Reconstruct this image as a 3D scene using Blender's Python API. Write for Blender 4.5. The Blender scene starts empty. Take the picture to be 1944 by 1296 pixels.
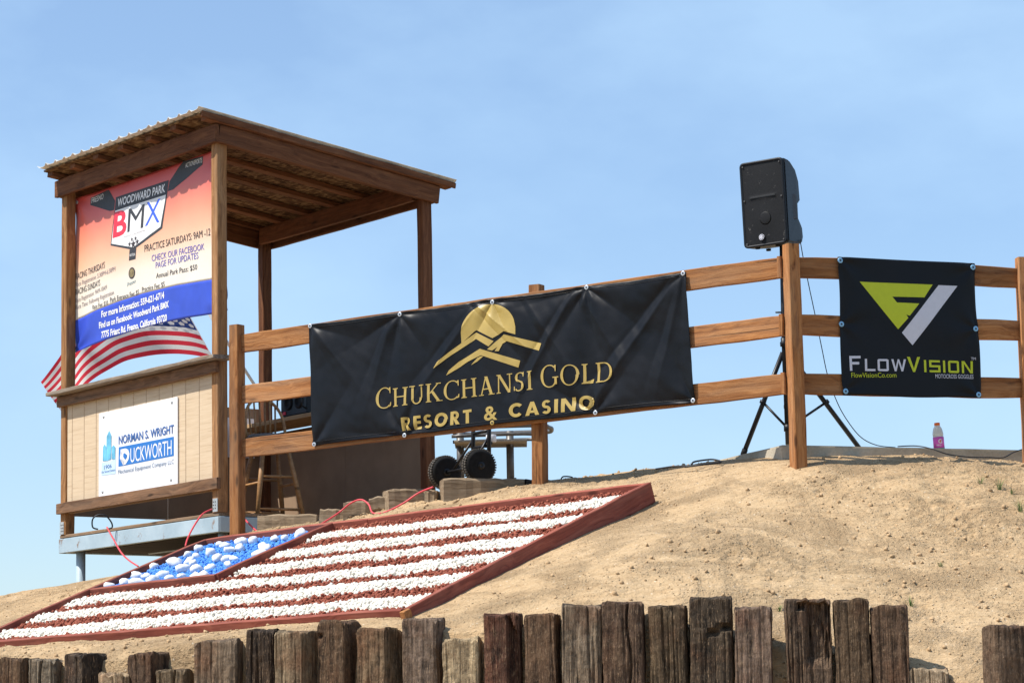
import bpy, bmesh, math, random
import numpy as np
from mathutils import Vector, Matrix, noise as mnoise

# ------------------------------------------------------------------ camera, sky, sun, exposure
SC = bpy.context.scene
COL = SC.collection
PITCH, ROLL, LENS = 0.1411, 0.0184, 5350.0 / 1944.0 * 36.0
EYE = Vector((0.0, 0.0, 1.6))
cd = bpy.data.cameras.new('camera'); cam = bpy.data.objects.new('camera', cd); COL.objects.link(cam)
cd.sensor_width = 36.0; cd.lens = LENS; cd.clip_start = 0.1; cd.clip_end = 5000.0
fw = Vector((0, math.cos(PITCH), math.sin(PITCH))); up = Vector((0, -math.sin(PITCH), math.cos(PITCH))); rt = Vector((1, 0, 0))
r2 = rt * math.cos(ROLL) - up * math.sin(ROLL); u2 = rt * math.sin(ROLL) + up * math.cos(ROLL)
M = Matrix.Identity(4)
for i in range(3):
    M[i][0] = r2[i]; M[i][1] = u2[i]; M[i][2] = -fw[i]; M[i][3] = EYE[i]
cam.matrix_world = M
SC.camera = cam

SUN_EL = math.radians(57.0); SUN_AZ = Vector((-0.957, -0.29)).normalized()
SUN_DIR = Vector((SUN_AZ.x * math.cos(SUN_EL), SUN_AZ.y * math.cos(SUN_EL), math.sin(SUN_EL)))
W = bpy.data.worlds.new('World'); SC.world = W; W.use_nodes = True
nt = W.node_tree; nt.nodes.clear()
sky = nt.nodes.new('ShaderNodeTexSky'); sky.sky_type = 'NISHITA'; sky.sun_disc = False
sky.sun_elevation = SUN_EL; sky.sun_rotation = math.atan2(SUN_AZ.x, SUN_AZ.y)
sky.altitude = 100.0; sky.air_density = 0.95; sky.dust_density = 0.75; sky.ozone_density = 4.2
bg = nt.nodes.new('ShaderNodeBackground'); bg.inputs['Strength'].default_value = 0.135
wo = nt.nodes.new('ShaderNodeOutputWorld')
tc = nt.nodes.new('ShaderNodeTexCoord'); mp = nt.nodes.new('ShaderNodeMapping'); mp.inputs['Scale'].default_value = (3, 2, 6)
mp.inputs['Rotation'].default_value = (0, 0.35, 0)
nz = nt.nodes.new('ShaderNodeTexNoise'); nz.inputs['Scale'].default_value = 1.6; nz.inputs['Detail'].default_value = 6; nz.inputs['Roughness'].default_value = 0.55
rp = nt.nodes.new('ShaderNodeValToRGB'); rp.color_ramp.elements[0].position = 0.43; rp.color_ramp.elements[0].color = (0.15, 0.15, 0.15, 1)
rp.color_ramp.elements[1].position = 0.66; rp.color_ramp.elements[1].color = (0.55, 0.55, 0.55, 1)
mx = nt.nodes.new('ShaderNodeMix'); mx.data_type = 'RGBA'
mx.inputs[7].default_value = (3.4, 4.9, 6.5, 1)
nt.links.new(tc.outputs['Generated'], mp.inputs['Vector']); nt.links.new(mp.outputs[0], nz.inputs['Vector'])
nt.links.new(nz.outputs[0], rp.inputs[0]); nt.links.new(rp.outputs[0], mx.inputs[0])
nt.links.new(sky.outputs[0], mx.inputs[6]); nt.links.new(mx.outputs[2], bg.inputs['Color']); nt.links.new(bg.outputs[0], wo.inputs['Surface'])
sd = bpy.data.lights.new('sun', 'SUN'); sd.energy = 5.0; sd.angle = math.radians(0.53); sd.color = (1.0, 0.95, 0.87)
sun = bpy.data.objects.new('sun', sd); COL.objects.link(sun)
sun.rotation_euler = SUN_DIR.to_track_quat('Z', 'Y').to_euler()
sun.location = (-10, -4, 30)
SC.view_settings.view_transform = 'Standard'; SC.view_settings.look = 'None'; SC.view_settings.exposure = 0.38; SC.view_settings.gamma = 1.0
SC.view_settings.use_curve_mapping = False

RNG = random.Random(7)
NPR = np.random.RandomState(11)

# ------------------------------------------------------------------ helpers
V = Vector
BO = V((-2.2146, 20.9814, 3.5951)); BL_ = V((-0.59896, 0.80078, 0)); BR_ = V((0.80078, 0.59896, 0)); ZU = V((0, 0, 1))
FA = V((-1.988, 20.6, 0)); FU = V((0.84253, -0.53865, 0)); FN = V((-0.53865, -0.84253, 0))
GA = V((1.85, 18.2, 0)); GU = V((0.93411, 0.35698, 0)); GN = V((0.35698, -0.93411, 0))
def booth(l, r, z): return BO + BL_ * l + BR_ * r + ZU * z
def fence(u, z, n=0.0): return FA + FU * u + ZU * z + FN * n
def fence2(u, z, n=0.0): return GA + GU * u + ZU * z + GN * n

def tag(o, label=None, cat=None, group=None, kind=None):
    if label: o['label'] = label
    if cat: o['category'] = cat
    if group: o['group'] = group
    if kind: o['kind'] = kind
    return o
def thing(name, loc, label, cat, group=None):
    o = bpy.data.objects.new(name, None); COL.objects.link(o); o.location = loc; o.empty_display_size = 0.1
    return tag(o, label, cat, group)
def link(name, me, m=None, parent=None, mw=None, smooth=False):
    o = bpy.data.objects.new(name, me); COL.objects.link(o)
    if m is not None:
        me.materials.clear(); me.materials.append(m)
    if smooth:
        me.polygons.foreach_set('use_smooth', [True] * len(me.polygons))
    mw = mw if mw is not None else Matrix.Identity(4)
    if parent is not None:
        o.parent = parent
        # parent matrices are pure translations or known world matrices
        pm = WORLD.get(parent.name, Matrix.Translation(parent.location))
        o.matrix_parent_inverse = pm.inverted()
    o.matrix_basis = mw
    WORLD[o.name] = mw.copy()
    return o
WORLD = {}
def mesh_from(name, verts, faces):
    me = bpy.data.meshes.new(name); me.from_pydata([tuple(v) for v in verts], [], faces); me.update(); return me
def mesh_np(name, v, f):
    # v (n,3), f (m,3) triangles
    me = bpy.data.meshes.new(name); n, m = len(v), len(f)
    me.vertices.add(n); me.vertices.foreach_set('co', np.ascontiguousarray(v, dtype=np.float32).ravel())
    me.loops.add(m * 3); me.loops.foreach_set('vertex_index', np.ascontiguousarray(f, dtype=np.int32).ravel())
    me.polygons.add(m); me.polygons.foreach_set('loop_start', np.arange(0, m * 3, 3, dtype=np.int32))
    me.update(calc_edges=True); me.validate(); return me

def frame_mat(p0, p1, upv):
    x = (V(p1) - V(p0)).normalized(); z = V(upv); z = (z - x * z.dot(x)).normalized(); y = z.cross(x)
    c = (V(p0) + V(p1)) * 0.5
    m = Matrix.Identity(4)
    for i in range(3):
        m[i][0] = x[i]; m[i][1] = y[i]; m[i][2] = z[i]; m[i][3] = c[i]
    return m
def board_mesh(L, h, t, bev=0.004, n=None, jit=0.0012, rng=RNG, chip=0.0, bow=0.0):
    n = n or max(3, int(L / 0.18)); prof = []
    hy, hz = t / 2, h / 2; b = min(bev, hy * 0.4, hz * 0.4)
    for sy, sz, o in ((1, 1, 0), (-1, 1, 1), (-1, -1, 0), (1, -1, 1)):
        a, c = (sy * hy, sz * (hz - b)), (sy * (hy - b), sz * hz)
        prof += [a, c] if o == 0 else [c, a]
    vs, fs = [], []
    for i in range(n + 1):
        x = -L / 2 + L * i / n
        wy, wz = rng.uniform(-jit, jit), rng.uniform(-jit, jit) + bow * (1 - (2 * x / L) ** 2)
        for (y, z) in prof:
            s = 1 - (bev / max(t, 0.02) if i in (0, n) else 0) * 0.5
            vs.append((x, y * s + wy + rng.uniform(-jit, jit) * 0.4, z * s + wz + rng.uniform(-jit, jit) * 0.4 - (rng.random() ** 4) * chip * (1 if z > 0 else -1)))
    for i in range(n):
        for k in range(8):
            a = i * 8 + k; b2 = i * 8 + (k + 1) % 8
            fs.append((a, b2, b2 + 8, a + 8))
    fs.append(tuple(range(7, -1, -1))); fs.append(tuple(n * 8 + k for k in range(8)))
    me = mesh_from('board', vs, fs)
    bm = bmesh.new(); bm.from_mesh(me); bmesh.ops.recalc_face_normals(bm, faces=bm.faces); bm.to_mesh(me); bm.free()
    return me
def board(name, p0, p1, h, t, m, parent, upv=(0, 0, 1), bev=0.004, jit=0.0012, chip=0.0, bow=0.0):
    L = (V(p1) - V(p0)).length
    return link(name, board_mesh(L, h, t, bev, None, jit, RNG, chip, bow), m, parent, frame_mat(p0, p1, upv))
def box_verts(c, ax, ay, az):
    c = V(c); return [c + ax * sx + ay * sy + az * sz for sx in (-1, 1) for sy in (-1, 1) for sz in (-1, 1)]
BOXF = [(0, 1, 3, 2), (4, 6, 7, 5), (0, 4, 5, 1), (2, 3, 7, 6), (0, 2, 6, 4), (1, 5, 7, 3)]
def box(name, c, ax, ay, az, m, parent, bev=0.0, seg=2):
    me = mesh_from(name, box_verts(c, V(ax), V(ay), V(az)), BOXF)
    bm = bmesh.new(); bm.from_mesh(me)
    if bev: bmesh.ops.bevel(bm, geom=bm.edges[:], offset=bev, segments=seg, affect='EDGES', profile=0.6)
    bmesh.ops.recalc_face_normals(bm, faces=bm.faces); bm.to_mesh(me); bm.free()
    return link(name, me, m, parent)
def smooth_path(pts, k=6):
    pts = [V(p) for p in pts]
    if len(pts) < 3: return pts
    out = []
    for i in range(len(pts) - 1):
        p0 = pts[max(i - 1, 0)]; p1 = pts[i]; p2 = pts[i + 1]; p3 = pts[min(i + 2, len(pts) - 1)]
        for j in range(k):
            t = j / k
            out.append(0.5 * ((2 * p1) + (p2 - p0) * t + (2 * p0 - 5 * p1 + 4 * p2 - p3) * t * t + (3 * p1 - p0 - 3 * p2 + p3) * t ** 3))
    out.append(pts[-1]); return out
def tube_mesh(pts, rad, seg=10, caps=True):
    pts = [V(p) for p in pts]; vs, fs = [], []
    rads = rad if isinstance(rad, (list, tuple)) else [rad] * len(pts)
    prev = None
    for i, p in enumerate(pts):
        d = (pts[min(i + 1, len(pts) - 1)] - pts[max(i - 1, 0)]).normalized()
        a = prev if prev is not None else (V((0, 0, 1)) if abs(d.z) < 0.9 else V((1, 0, 0)))
        a = (a - d * a.dot(d)).normalized(); prev = a; b = d.cross(a)
        for k in range(seg):
            t = 2 * math.pi * k / seg; vs.append(p + (a * math.cos(t) + b * math.sin(t)) * rads[i])
    for i in range(len(pts) - 1):
        for k in range(seg):
            fs.append((i * seg + k, i * seg + (k + 1) % seg, (i + 1) * seg + (k + 1) % seg, (i + 1) * seg + k))
    if caps:
        fs.append(tuple(range(seg - 1, -1, -1))); fs.append(tuple((len(pts) - 1) * seg + k for k in range(seg)))
    return mesh_from('tube', vs, fs)
def tube(name, pts, rad, m, parent, seg=10):
    me = tube_mesh(pts, rad, seg); o = link(name, me, m, parent)
    for p in me.polygons: p.use_smooth = len(p.vertices) == 4
    return o
def lathe(name, c, axis, prof, m, parent, seg=24, smooth=True, mats=None):
    # prof: list of (dist along axis, radius)
    c = V(c); ax = V(axis).normalized(); a = V((0, 0, 1)) if abs(ax.z) < 0.9 else V((1, 0, 0)); a = (a - ax * a.dot(ax)).normalized(); b = ax.cross(a)
    vs, fs = [], []
    for (h, r) in prof:
        for k in range(seg):
            t = 2 * math.pi * k / seg; vs.append(c + ax * h + (a * math.cos(t) + b * math.sin(t)) * max(r, 0.0002))
    for i in range(len(prof) - 1):
        for k in range(seg):
            fs.append((i * seg + k, i * seg + (k + 1) % seg, (i + 1) * seg + (k + 1) % seg, (i + 1) * seg + k))
    fs.append(tuple(range(seg - 1, -1, -1))); fs.append(tuple((len(prof) - 1) * seg + k for k in range(seg)))
    me = mesh_from(name, vs, fs); bm = bmesh.new(); bm.from_mesh(me); bmesh.ops.recalc_face_normals(bm, faces=bm.faces); bm.to_mesh(me); bm.free()
    o = link(name, me, m, parent)
    if smooth:
        for p in me.polygons: p.use_smooth = len(p.vertices) == 4
    return o

# ------------------------------------------------------------------ numpy noise
def vnoise(x, y, seed):
    r = np.random.RandomState(seed); G = r.rand(256, 256)
    xi = np.floor(x).astype(int); yi = np.floor(y).astype(int); fx = x - xi; fy = y - yi
    fx = fx * fx * (3 - 2 * fx); fy = fy * fy * (3 - 2 * fy)
    g = lambda a, b: G[a % 256, b % 256]
    return (g(xi, yi) * (1 - fx) + g(xi + 1, yi) * fx) * (1 - fy) + (g(xi, yi + 1) * (1 - fx) + g(xi + 1, yi + 1) * fx) * fy - 0.5
def fbm(x, y, seed, octv=4, lac=2.1, gain=0.5):
    s = np.zeros_like(x); a = 1.0; f = 1.0
    for o in range(octv):
        s += a * vnoise(x * f + 13.7 * o, y * f + 5.1 * o, seed + o); a *= gain; f *= lac
    return s

# ------------------------------------------------------------------ materials
def nodes(name, rough=0.8, spec=0.3, metal=0.0):
    m = bpy.data.materials.new(name); m.use_nodes = True; t = m.node_tree; b = t.nodes['Principled BSDF']
    b.inputs['Roughness'].default_value = rough; b.inputs['Specular IOR Level'].default_value = spec; b.inputs['Metallic'].default_value = metal
    return m, t, b
def N(t, kind, **kw):
    n = t.nodes.new(kind)
    for k, v in kw.items():
        if k in n.inputs: n.inputs[k].default_value = v
        else: setattr(n, k, v)
    return n
def ramp(t, fac, stops):
    n = t.nodes.new('ShaderNodeValToRGB'); e = n.color_ramp.elements
    while len(e) > 1: e.remove(e[-1])
    e[0].position = stops[0][0]; e[0].color = (*stops[0][1], 1)
    for p, c in stops[1:]:
        k = e.new(p); k.color = (*c, 1)
    t.links.new(fac, n.inputs[0]); return n.outputs[0]
def mixc(t, fac, a, b, mode='MIX'):
    n = t.nodes.new('ShaderNodeMix'); n.data_type = 'RGBA'; n.blend_type = mode
    for sock, v in ((0, fac), (6, a), (7, b)):
        if isinstance(v, bpy.types.NodeSocket): t.links.new(v, n.inputs[sock])
        elif sock == 0: n.inputs[0].default_value = v
        else: n.inputs[sock].default_value = (*v, 1)
    return n.outputs[2]
def math_(t, op, a, b=0.0, clamp=False):
    n = t.nodes.new('ShaderNodeMath'); n.operation = op; n.use_clamp = clamp
    for i, v in enumerate((a, b)):
        if isinstance(v, bpy.types.NodeSocket): t.links.new(v, n.inputs[i])
        else: n.inputs[i].default_value = v
    return n.outputs[0]
def coords(t, scale=(1, 1, 1), rnd=True, out='Object'):
    tcn = t.nodes.new('ShaderNodeTexCoord'); v = tcn.outputs[out]
    if rnd:
        oi = t.nodes.new('ShaderNodeObjectInfo'); mu = t.nodes.new('ShaderNodeVectorMath'); mu.operation = 'MULTIPLY_ADD'
        cb = t.nodes.new('ShaderNodeCombineXYZ')
        for i, k in enumerate((37.0, 11.0, 23.0)):
            t.links.new(math_(t, 'MULTIPLY', oi.outputs['Random'], k), cb.inputs[i])
        mu.operation = 'ADD'; t.links.new(v, mu.inputs[0]); t.links.new(cb.outputs[0], mu.inputs[1]); v = mu.outputs[0]
    mpn = t.nodes.new('ShaderNodeMapping'); mpn.inputs['Scale'].default_value = scale; t.links.new(v, mpn.inputs['Vector'])
    return mpn.outputs[0]
def noise(t, vec, scale, detail=4, rough=0.55, dist=0.0):
    n = t.nodes.new('ShaderNodeTexNoise'); n.inputs['Scale'].default_value = scale; n.inputs['Detail'].default_value = detail
    n.inputs['Roughness'].default_value = rough; n.inputs['Distortion'].default_value = dist
    if vec is not None: t.links.new(vec, n.inputs['Vector'])
    return n.outputs[0]
def bump(t, b, h, strength=0.3, dist=0.01):
    n = t.nodes.new('ShaderNodeBump'); n.inputs['Strength'].default_value = strength; n.inputs['Distance'].default_value = dist
    t.links.new(h, n.inputs['Height']); t.links.new(n.outputs[0], b.inputs['Normal'])
def plain(name, col, rough=0.6, spec=0.3, metal=0.0, var=0.12, scale=30.0, bmp=0.0):
    m, t, b = nodes(name, rough, spec, metal)
    n1 = noise(t, coords(t, rnd=False), scale, 4)
    dark = tuple(c * (1 - var) for c in col); lite = tuple(min(1, c * (1 + var)) for c in col)
    t.links.new(ramp(t, n1, [(0.3, dark), (0.7, lite)]), b.inputs['Base Color'])
    if bmp: bump(t, b, n1, bmp, 0.004)
    return m
def wood(name, dark, mid, lite, rough=0.8, grain=26.0, grey=0.0, greycol=(0.28, 0.25, 0.21), bmp=0.35, spec=0.2):
    m, t, b = nodes(name, rough, spec)
    warp = noise(t, coords(t, (1.6, 3, 3)), 1.5, 2, 0.5)
    v = coords(t, (1.0, grain * 1.4, grain * 1.4))
    add = t.nodes.new('ShaderNodeVectorMath'); add.operation = 'ADD'; t.links.new(v, add.inputs[0])
    cb = t.nodes.new('ShaderNodeCombineXYZ'); t.links.new(math_(t, 'MULTIPLY', warp, 5.0), cb.inputs[1]); t.links.new(math_(t, 'MULTIPLY', warp, 6.0), cb.inputs[2]); t.links.new(cb.outputs[0], add.inputs[1])
    n1 = noise(t, add.outputs[0], 1.0, 6, 0.68, 0.3)
    fine = noise(t, coords(t, (5, 190, 190)), 1.0, 3, 0.6)
    n2 = noise(t, coords(t, (0.7, 5, 5)), 1.3, 4, 0.6)
    f = math_(t, 'ADD', math_(t, 'MULTIPLY', n1, 0.72), math_(t, 'MULTIPLY', fine, 0.28))
    c = ramp(t, f, [(0.34, dark), (0.5, mid), (0.68, lite)])
    c = mixc(t, ramp(t, n2, [(0.48, (0, 0, 0)), (0.75, (0.6,) * 3)]), c, dark)
    # knots, in some places only
    vo = t.nodes.new('ShaderNodeTexVoronoi'); vo.inputs['Scale'].default_value = 1.0; t.links.new(coords(t, (3.2, 12, 12)), vo.inputs['Vector'])
    sc = t.nodes.new('ShaderNodeSeparateColor'); t.links.new(vo.outputs['Color'], sc.inputs[0])
    kn = math_(t, 'MULTIPLY', ramp(t, vo.outputs['Distance'], [(0.08, (1, 1, 1)), (0.2, (0, 0, 0))]), ramp(t, sc.outputs[0], [(0.55, (0, 0, 0)), (0.6, (1, 1, 1))]))
    c = mixc(t, math_(t, 'MULTIPLY', kn, 0.8), c, tuple(x * 0.3 for x in dark))
    # long drying checks
    ck = noise(t, coords(t, (0.7, 38, 38)), 1.0, 2, 0.5); ckm = ramp(t, ck, [(0.27, (1, 1, 1)), (0.31, (0, 0, 0))])
    c = mixc(t, math_(t, 'MULTIPLY', ckm, 0.75), c, tuple(x * 0.25 for x in dark))
    if grey:
        n4 = noise(t, coords(t, (0.8, 7, 7)), 1.5, 4, 0.6)
        c = mixc(t, ramp(t, n4, [(0.45, (0, 0, 0)), (0.75, (grey,) * 3)]), c, greycol)
    oi = t.nodes.new('ShaderNodeObjectInfo')
    hs = t.nodes.new('ShaderNodeHueSaturation'); t.links.new(c, hs.inputs['Color'])
    t.links.new(math_(t, 'ADD', math_(t, 'MULTIPLY', oi.outputs['Random'], 0.4), 0.8), hs.inputs['Value'])
    t.links.new(hs.outputs[0], b.inputs['Base Color'])
    hgt = math_(t, 'SUBTRACT', math_(t, 'ADD', n1, math_(t, 'MULTIPLY', fine, 0.4)), math_(t, 'ADD', math_(t, 'MULTIPLY', kn, 0.2), math_(t, 'MULTIPLY', ckm, 0.6))); bump(t, b, hgt, bmp, 0.006)
    return m

# ------------------------------------------------------------------ measured places (metres)
BED = [(-3.643, 18.536, 2.304), (-0.646, 15.95, 2.359), (0.83, 18.0, 3.228), (-2.242, 20.35, 3.095)]
TERR = [(1.856, 18.2, 3.364), (1.466, 18.45, 3.382), (1.135, 18.7, 3.385), (0.722, 18.95, 3.352), (0.119, 19.33, 3.344), (-0.172, 19.45, 3.32), (-0.431, 19.58, 3.285), (-0.656, 19.72, 3.264), (-1.041, 20.0, 3.205), (-1.354, 20.2, 3.177), (-1.912, 20.5, 3.145), (2.148, 18.35, 3.401), (2.52, 18.55, 3.432), (2.898, 18.75, 3.435), (3.449, 19.0, 3.425), (4.045, 19.2, 3.39), (1.658, 17.0, 2.854), (1.56, 16.1, 2.487), (2.963, 17.2, 2.845), (2.737, 16.0, 2.311), (0.802, 15.95, 2.492), (0.866, 17.05, 2.872), (3.873, 17.0, 2.654), (2.302, 15.2, 1.887), (1.295, 15.25, 2.053), (0.775, 15.5, 2.28), (0.052, 15.55, 2.223), (-0.326, 15.6, 2.195), (-1.009, 15.85, 2.255), (-1.739, 16.05, 2.205), (-2.292, 15.95, 2.07), (-2.844, 16.4, 2.107), (-3.495, 16.6, 2.039), (3.426, 15.2, 1.811), (0.867, 18.0, 3.085), (0.064, 16.95, 2.68), (-0.308, 16.4, 2.477), (-0.583, 15.93, 2.303), (-0.644, 15.9, 2.306), (-1.825, 16.85, 2.285), (-3.28, 17.95, 2.241), (-3.804, 20.8, 2.729), (-3.482, 21.2, 2.822), (-3.196, 21.4, 2.876), (-3.528, 19.3, 2.418), (-4.301, 20.4, 2.611), (-2.999, 20.6, 2.78), (-3.7, 23, 2.7), (-5, 23, 2.5), (-2, 24, 2.75), (-1.2, 22.5, 2.85), (0.3, 21.3, 3.46), (-0.5, 21.0, 3.44), (1, 20.6, 3.46), (0, 20.3, 3.42), (2, 20.5, 3.4), (4, 20.5, 3.36), (2, 24, 3.3), (-6, 21, 2.3), (-6, 18, 1.7), (5.5, 19.5, 3.2), (5.5, 16.5, 2.4)]
TIES = [(-2.941, 16.35, 2.126, 0.199, 0.563), (-2.745, 16.3, 2.118, 0.164, 0.261), (-2.546, 16.2, 2.144, 0.177, 0.794), (-2.304, 16.05, 2.025, 0.152, 0.254), (-2.148, 16.05, 2.135, 0.2, 0.676), (-1.961, 15.95, 2.037, 0.178, 0.296), (-1.703, 15.9, 2.196, 0.25, 0.214), (-1.447, 15.85, 2.248, 0.178, 0.416), (-1.28, 15.75, 2.232, 0.186, 0.517), (-1.037, 15.7, 2.284, 0.183, 0.525), (-0.813, 15.6, 2.232, 0.194, 0.57), (-0.542, 15.55, 2.28, 0.203, 0.286), (-0.313, 15.45, 2.163, 0.201, 0.133), (-0.088, 15.4, 2.291, 0.197, 0.119), (0.117, 15.38, 2.287, 0.175, 0.25), (0.346, 15.33, 2.328, 0.215, 0.062), (0.568, 15.3, 2.34, 0.222, 0.12), (0.808, 15.28, 2.315, 0.202, 0.148), (1.046, 15.25, 2.354, 0.228, 0.058), (1.266, 15.2, 2.294, 0.197, 0.117), (1.559, 15.15, 2.326, 0.241, 0.054), (1.786, 15.12, 2.32, 0.187, 0.087), (1.987, 15.1, 2.282, 0.199, 0.099), (2.181, 15.08, 1.942, 0.208, 0.142), (2.614, 14.9, 2.158, 0.228, -0.214)]
BMX_TEXT = [('WOODWARD PARK', (1.735, 2.35), (0.964, 2.343), 0.062, 'white', 0.02, 0.15), ('FRESNO', (2.19, 2.455), (1.982, 2.458), 0.043, 'white', 0.0, 0.2), ('ACTIONSPORTS', (0.639, 2.478), (0.378, 2.475), 0.035, 'white', 0.0, 0.2), ('FRESNO, CALIFORNIA', (1.619, 2.073), (1.265, 2.077), 0.013, 'grey', 0, 0), ('PRACTICE SATURDAYS: 9AM -12', (1.285, 1.911), (0.262, 1.887), 0.055, 'ink', 0, 0), ('CHECK OUR FACEBOOK', (1.171, 1.819), (0.355, 1.79), 0.049, 'violet', 0, 0), ('PAGE FOR UPDATES', (1.109, 1.753), (0.443, 1.734), 0.049, 'violet', 0, 0), ('Annual Park Pass: $50', (1.1, 1.672), (0.462, 1.651), 0.041, 'ink', 0, 0), ('RACING THURSDAYS', (2.429, 1.849), (1.932, 1.879), 0.051, 'ink', 0, 0), ('Race Registration: 5:30PM-6:30PM', (2.428, 1.789), (1.754, 1.828), 0.037, 'grey', 0, 0), ('RACING SUNDAYS', (2.428, 1.72), (2.009, 1.744), 0.049, 'ink', 0, 0), ('Race Registration: 9AM-10AM', (2.427, 1.656), (1.896, 1.698), 0.037, 'grey', 0, 0), ('Race Time: Following Registration', (2.427, 1.601), (1.784, 1.64), 0.037, 'grey', 0, 0), ('Race Fee: $10', (2.137, 1.563), (1.881, 1.568), 0.037, 'ink', 0, 0), ('Park Entrance Fee: $5', (1.844, 1.581), (1.379, 1.583), 0.04, 'ink', 0, 0), ('Practice Fee: $5', (1.328, 1.595), (0.959, 1.588), 0.039, 'ink', 0, 0), ('Fresno', (1.566, 1.672), (1.433, 1.687), 0.031, 'teal', 0, 0.3), ('For more Information: 559-621-6714', (1.987, 1.478), (0.965, 1.498), 0.05, 'white', 0.03, 0), ('Find us on Facebook: Woodward Park BMX', (2.028, 1.393), (0.893, 1.416), 0.048, 'white', 0.03, 0), ('7775 Friant Rd. Fresno, California 93720', (1.991, 1.31), (0.921, 1.313), 0.05, 'white', 0.03, 0), ('NATION', (1.516, 1.907), (1.431, 1.904), 0.022, 'white', 0, 0)]
BMX_SHIELD = [(1.762, 2.433), (0.902, 2.428), (1.004, 2.057), (1.463, 1.955), (1.84, 2.048)]
BMX_WHITE = [(1.772, 2.323), (0.95, 2.318), (1.031, 2.075), (1.463, 1.975), (1.822, 2.06)]
BMX_B = [(1.801, 2.108), (1.577, 2.105), 0.196]
BMX_M = [(1.557, 2.111), (1.301, 2.11), 0.189]
BMX_X = [(1.273, 2.116), (1.045, 2.114), 0.188]
BMX_STARS = [((1.517, 2.008), 0.028), ((1.479, 2.042), 0.022), ((1.457, 2.0), 0.042), ((1.421, 2.041), 0.022), ((1.395, 2.01), 0.028)]
BMX_NECK = [(1.519, 1.964), (1.413, 1.963), (1.427, 1.876), (1.532, 1.877)]
BMX_RIB1 = [(2.201, 2.501), (1.971, 2.497), (1.93, 2.517), (1.883, 2.515), (1.823, 2.408), (1.778, 2.407), (1.794, 2.332), (1.868, 2.337), (1.951, 2.441), (2.213, 2.444)]
BMX_RIB2 = [(0.894, 2.415), (0.833, 2.415), (0.734, 2.506), (0.668, 2.535), (0.358, 2.521), (0.375, 2.457), (0.64, 2.462), (0.696, 2.449), (0.835, 2.34), (0.921, 2.34)]
BMX_SEAL = (1.488, 1.771)
BMX_BAND = [(2.445, 1.51), (2.054, 1.55), (1.707, 1.572), (1.311, 1.582), (0.778, 1.57), (0.258, 1.543)]
BMX_BOTTOM = [(2.443, 1.246), (2.148, 1.271), (1.846, 1.289), (1.49, 1.304), (1.059, 1.304), (0.657, 1.296), (0.259, 1.276)]
SIGN_TEXT = [('NORMAN S. WRIGHT', (1.524, 0.396), (0.651, 0.4), 0.063, 'navy', 0.02, 0), ('DUCKWORTH', (1.5, 0.231), (0.691, 0.241), 0.129, 'signwhite', 0.0, 0), ('Mechanical Equipment Company LLC', (1.534, 0.159), (0.652, 0.164), 0.035, 'slate', 0, 0), ('1906', (1.759, 0.215), (1.638, 0.22), 0.032, 'navy', 0, 0), ('Our Second Century', (1.804, 0.188), (1.577, 0.19), 0.018, 'navy', 0, 0)]
SIGN_BLOCK = [(1.524, 0.372), (0.656, 0.372), (0.656, 0.224), (1.529, 0.218)]
SIGN_TOWERS = [[(1.727, 0.281), (1.722, 0.476), (1.679, 0.52), (1.642, 0.475), (1.649, 0.287)], [(1.786, 0.286), (1.781, 0.397), (1.754, 0.418), (1.73, 0.396), (1.732, 0.281)], [(1.636, 0.286), (1.636, 0.383), (1.607, 0.397), (1.577, 0.377), (1.58, 0.283)]]
SIGN_BASE = [(1.805, 0.272), (1.569, 0.28), (1.574, 0.166), (1.81, 0.171)]
CHUK_TEXT = [('RESORT', (1.439, 3.788), (2.031, 3.803), 0.095, 'gold', 0.03, 0), ('&', (2.134, 3.812), (2.245, 3.811), 0.094, 'gold', 0.03, 0), ('CASINO', (2.343, 3.814), (3.027, 3.82), 0.094, 'gold', 0.03, 0)]
CHUK_NAME = (('CHUKCHANSI', (1.216, 3.963), (2.536, 3.995), 0.13, 'gold', 0, 0), ('GOLD', (2.6, 4.0), (3.188, 3.997), 0.135, 'gold', 0, 0))
CHUK_SUN = [(2.186, 4.432), (1.959, 4.431), (2.199, 4.621), (2.41, 4.44)]
CHUK_SUNCUT = [(1.943, 4.353), (2.08, 4.449), (2.219, 4.378), (2.309, 4.42), (2.432, 4.38)]
CHUK_STROKES = [[(1.717, 4.209), (1.75, 4.253), (1.838, 4.302), (2.08, 4.432), (2.228, 4.357), (2.187, 4.323), (2.079, 4.387), (1.934, 4.317), (1.837, 4.272)], [(2.175, 4.303), (2.309, 4.397), (2.617, 4.306), (2.599, 4.256), (2.328, 4.349), (2.214, 4.292)], [(1.821, 4.152), (1.845, 4.184), (1.932, 4.237), (2.112, 4.314), (2.436, 4.203), (2.419, 4.156), (2.121, 4.268), (2.01, 4.233), (1.914, 4.188)], [(2.036, 4.206), (2.088, 4.25), (2.118, 4.261), (2.142, 4.259), (2.088, 4.226)], [(2.235, 4.286), (2.266, 4.323), (2.297, 4.332), (2.269, 4.283)]]
CHUK_CORN = [(0.62, 4.628), (3.761, 4.684), (3.799, 3.801), (0.644, 3.74)]
CHUK_GROM = [(0.634, 4.616), (1.425, 4.625), (2.213, 4.633), (2.979, 4.659), (3.739, 4.675), (0.657, 3.752), (1.454, 3.758), (2.202, 3.789), (3.028, 3.796), (3.783, 3.818)]
FLOW_CORN = [(0.315, 4.721), (1.346, 4.722), (1.354, 3.811), (0.325, 3.803)]
FLOW_GROM = [(0.333, 4.697), (1.328, 4.693), (0.331, 4.275), (1.329, 4.277), (0.342, 3.831), (1.336, 3.835)]
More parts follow.
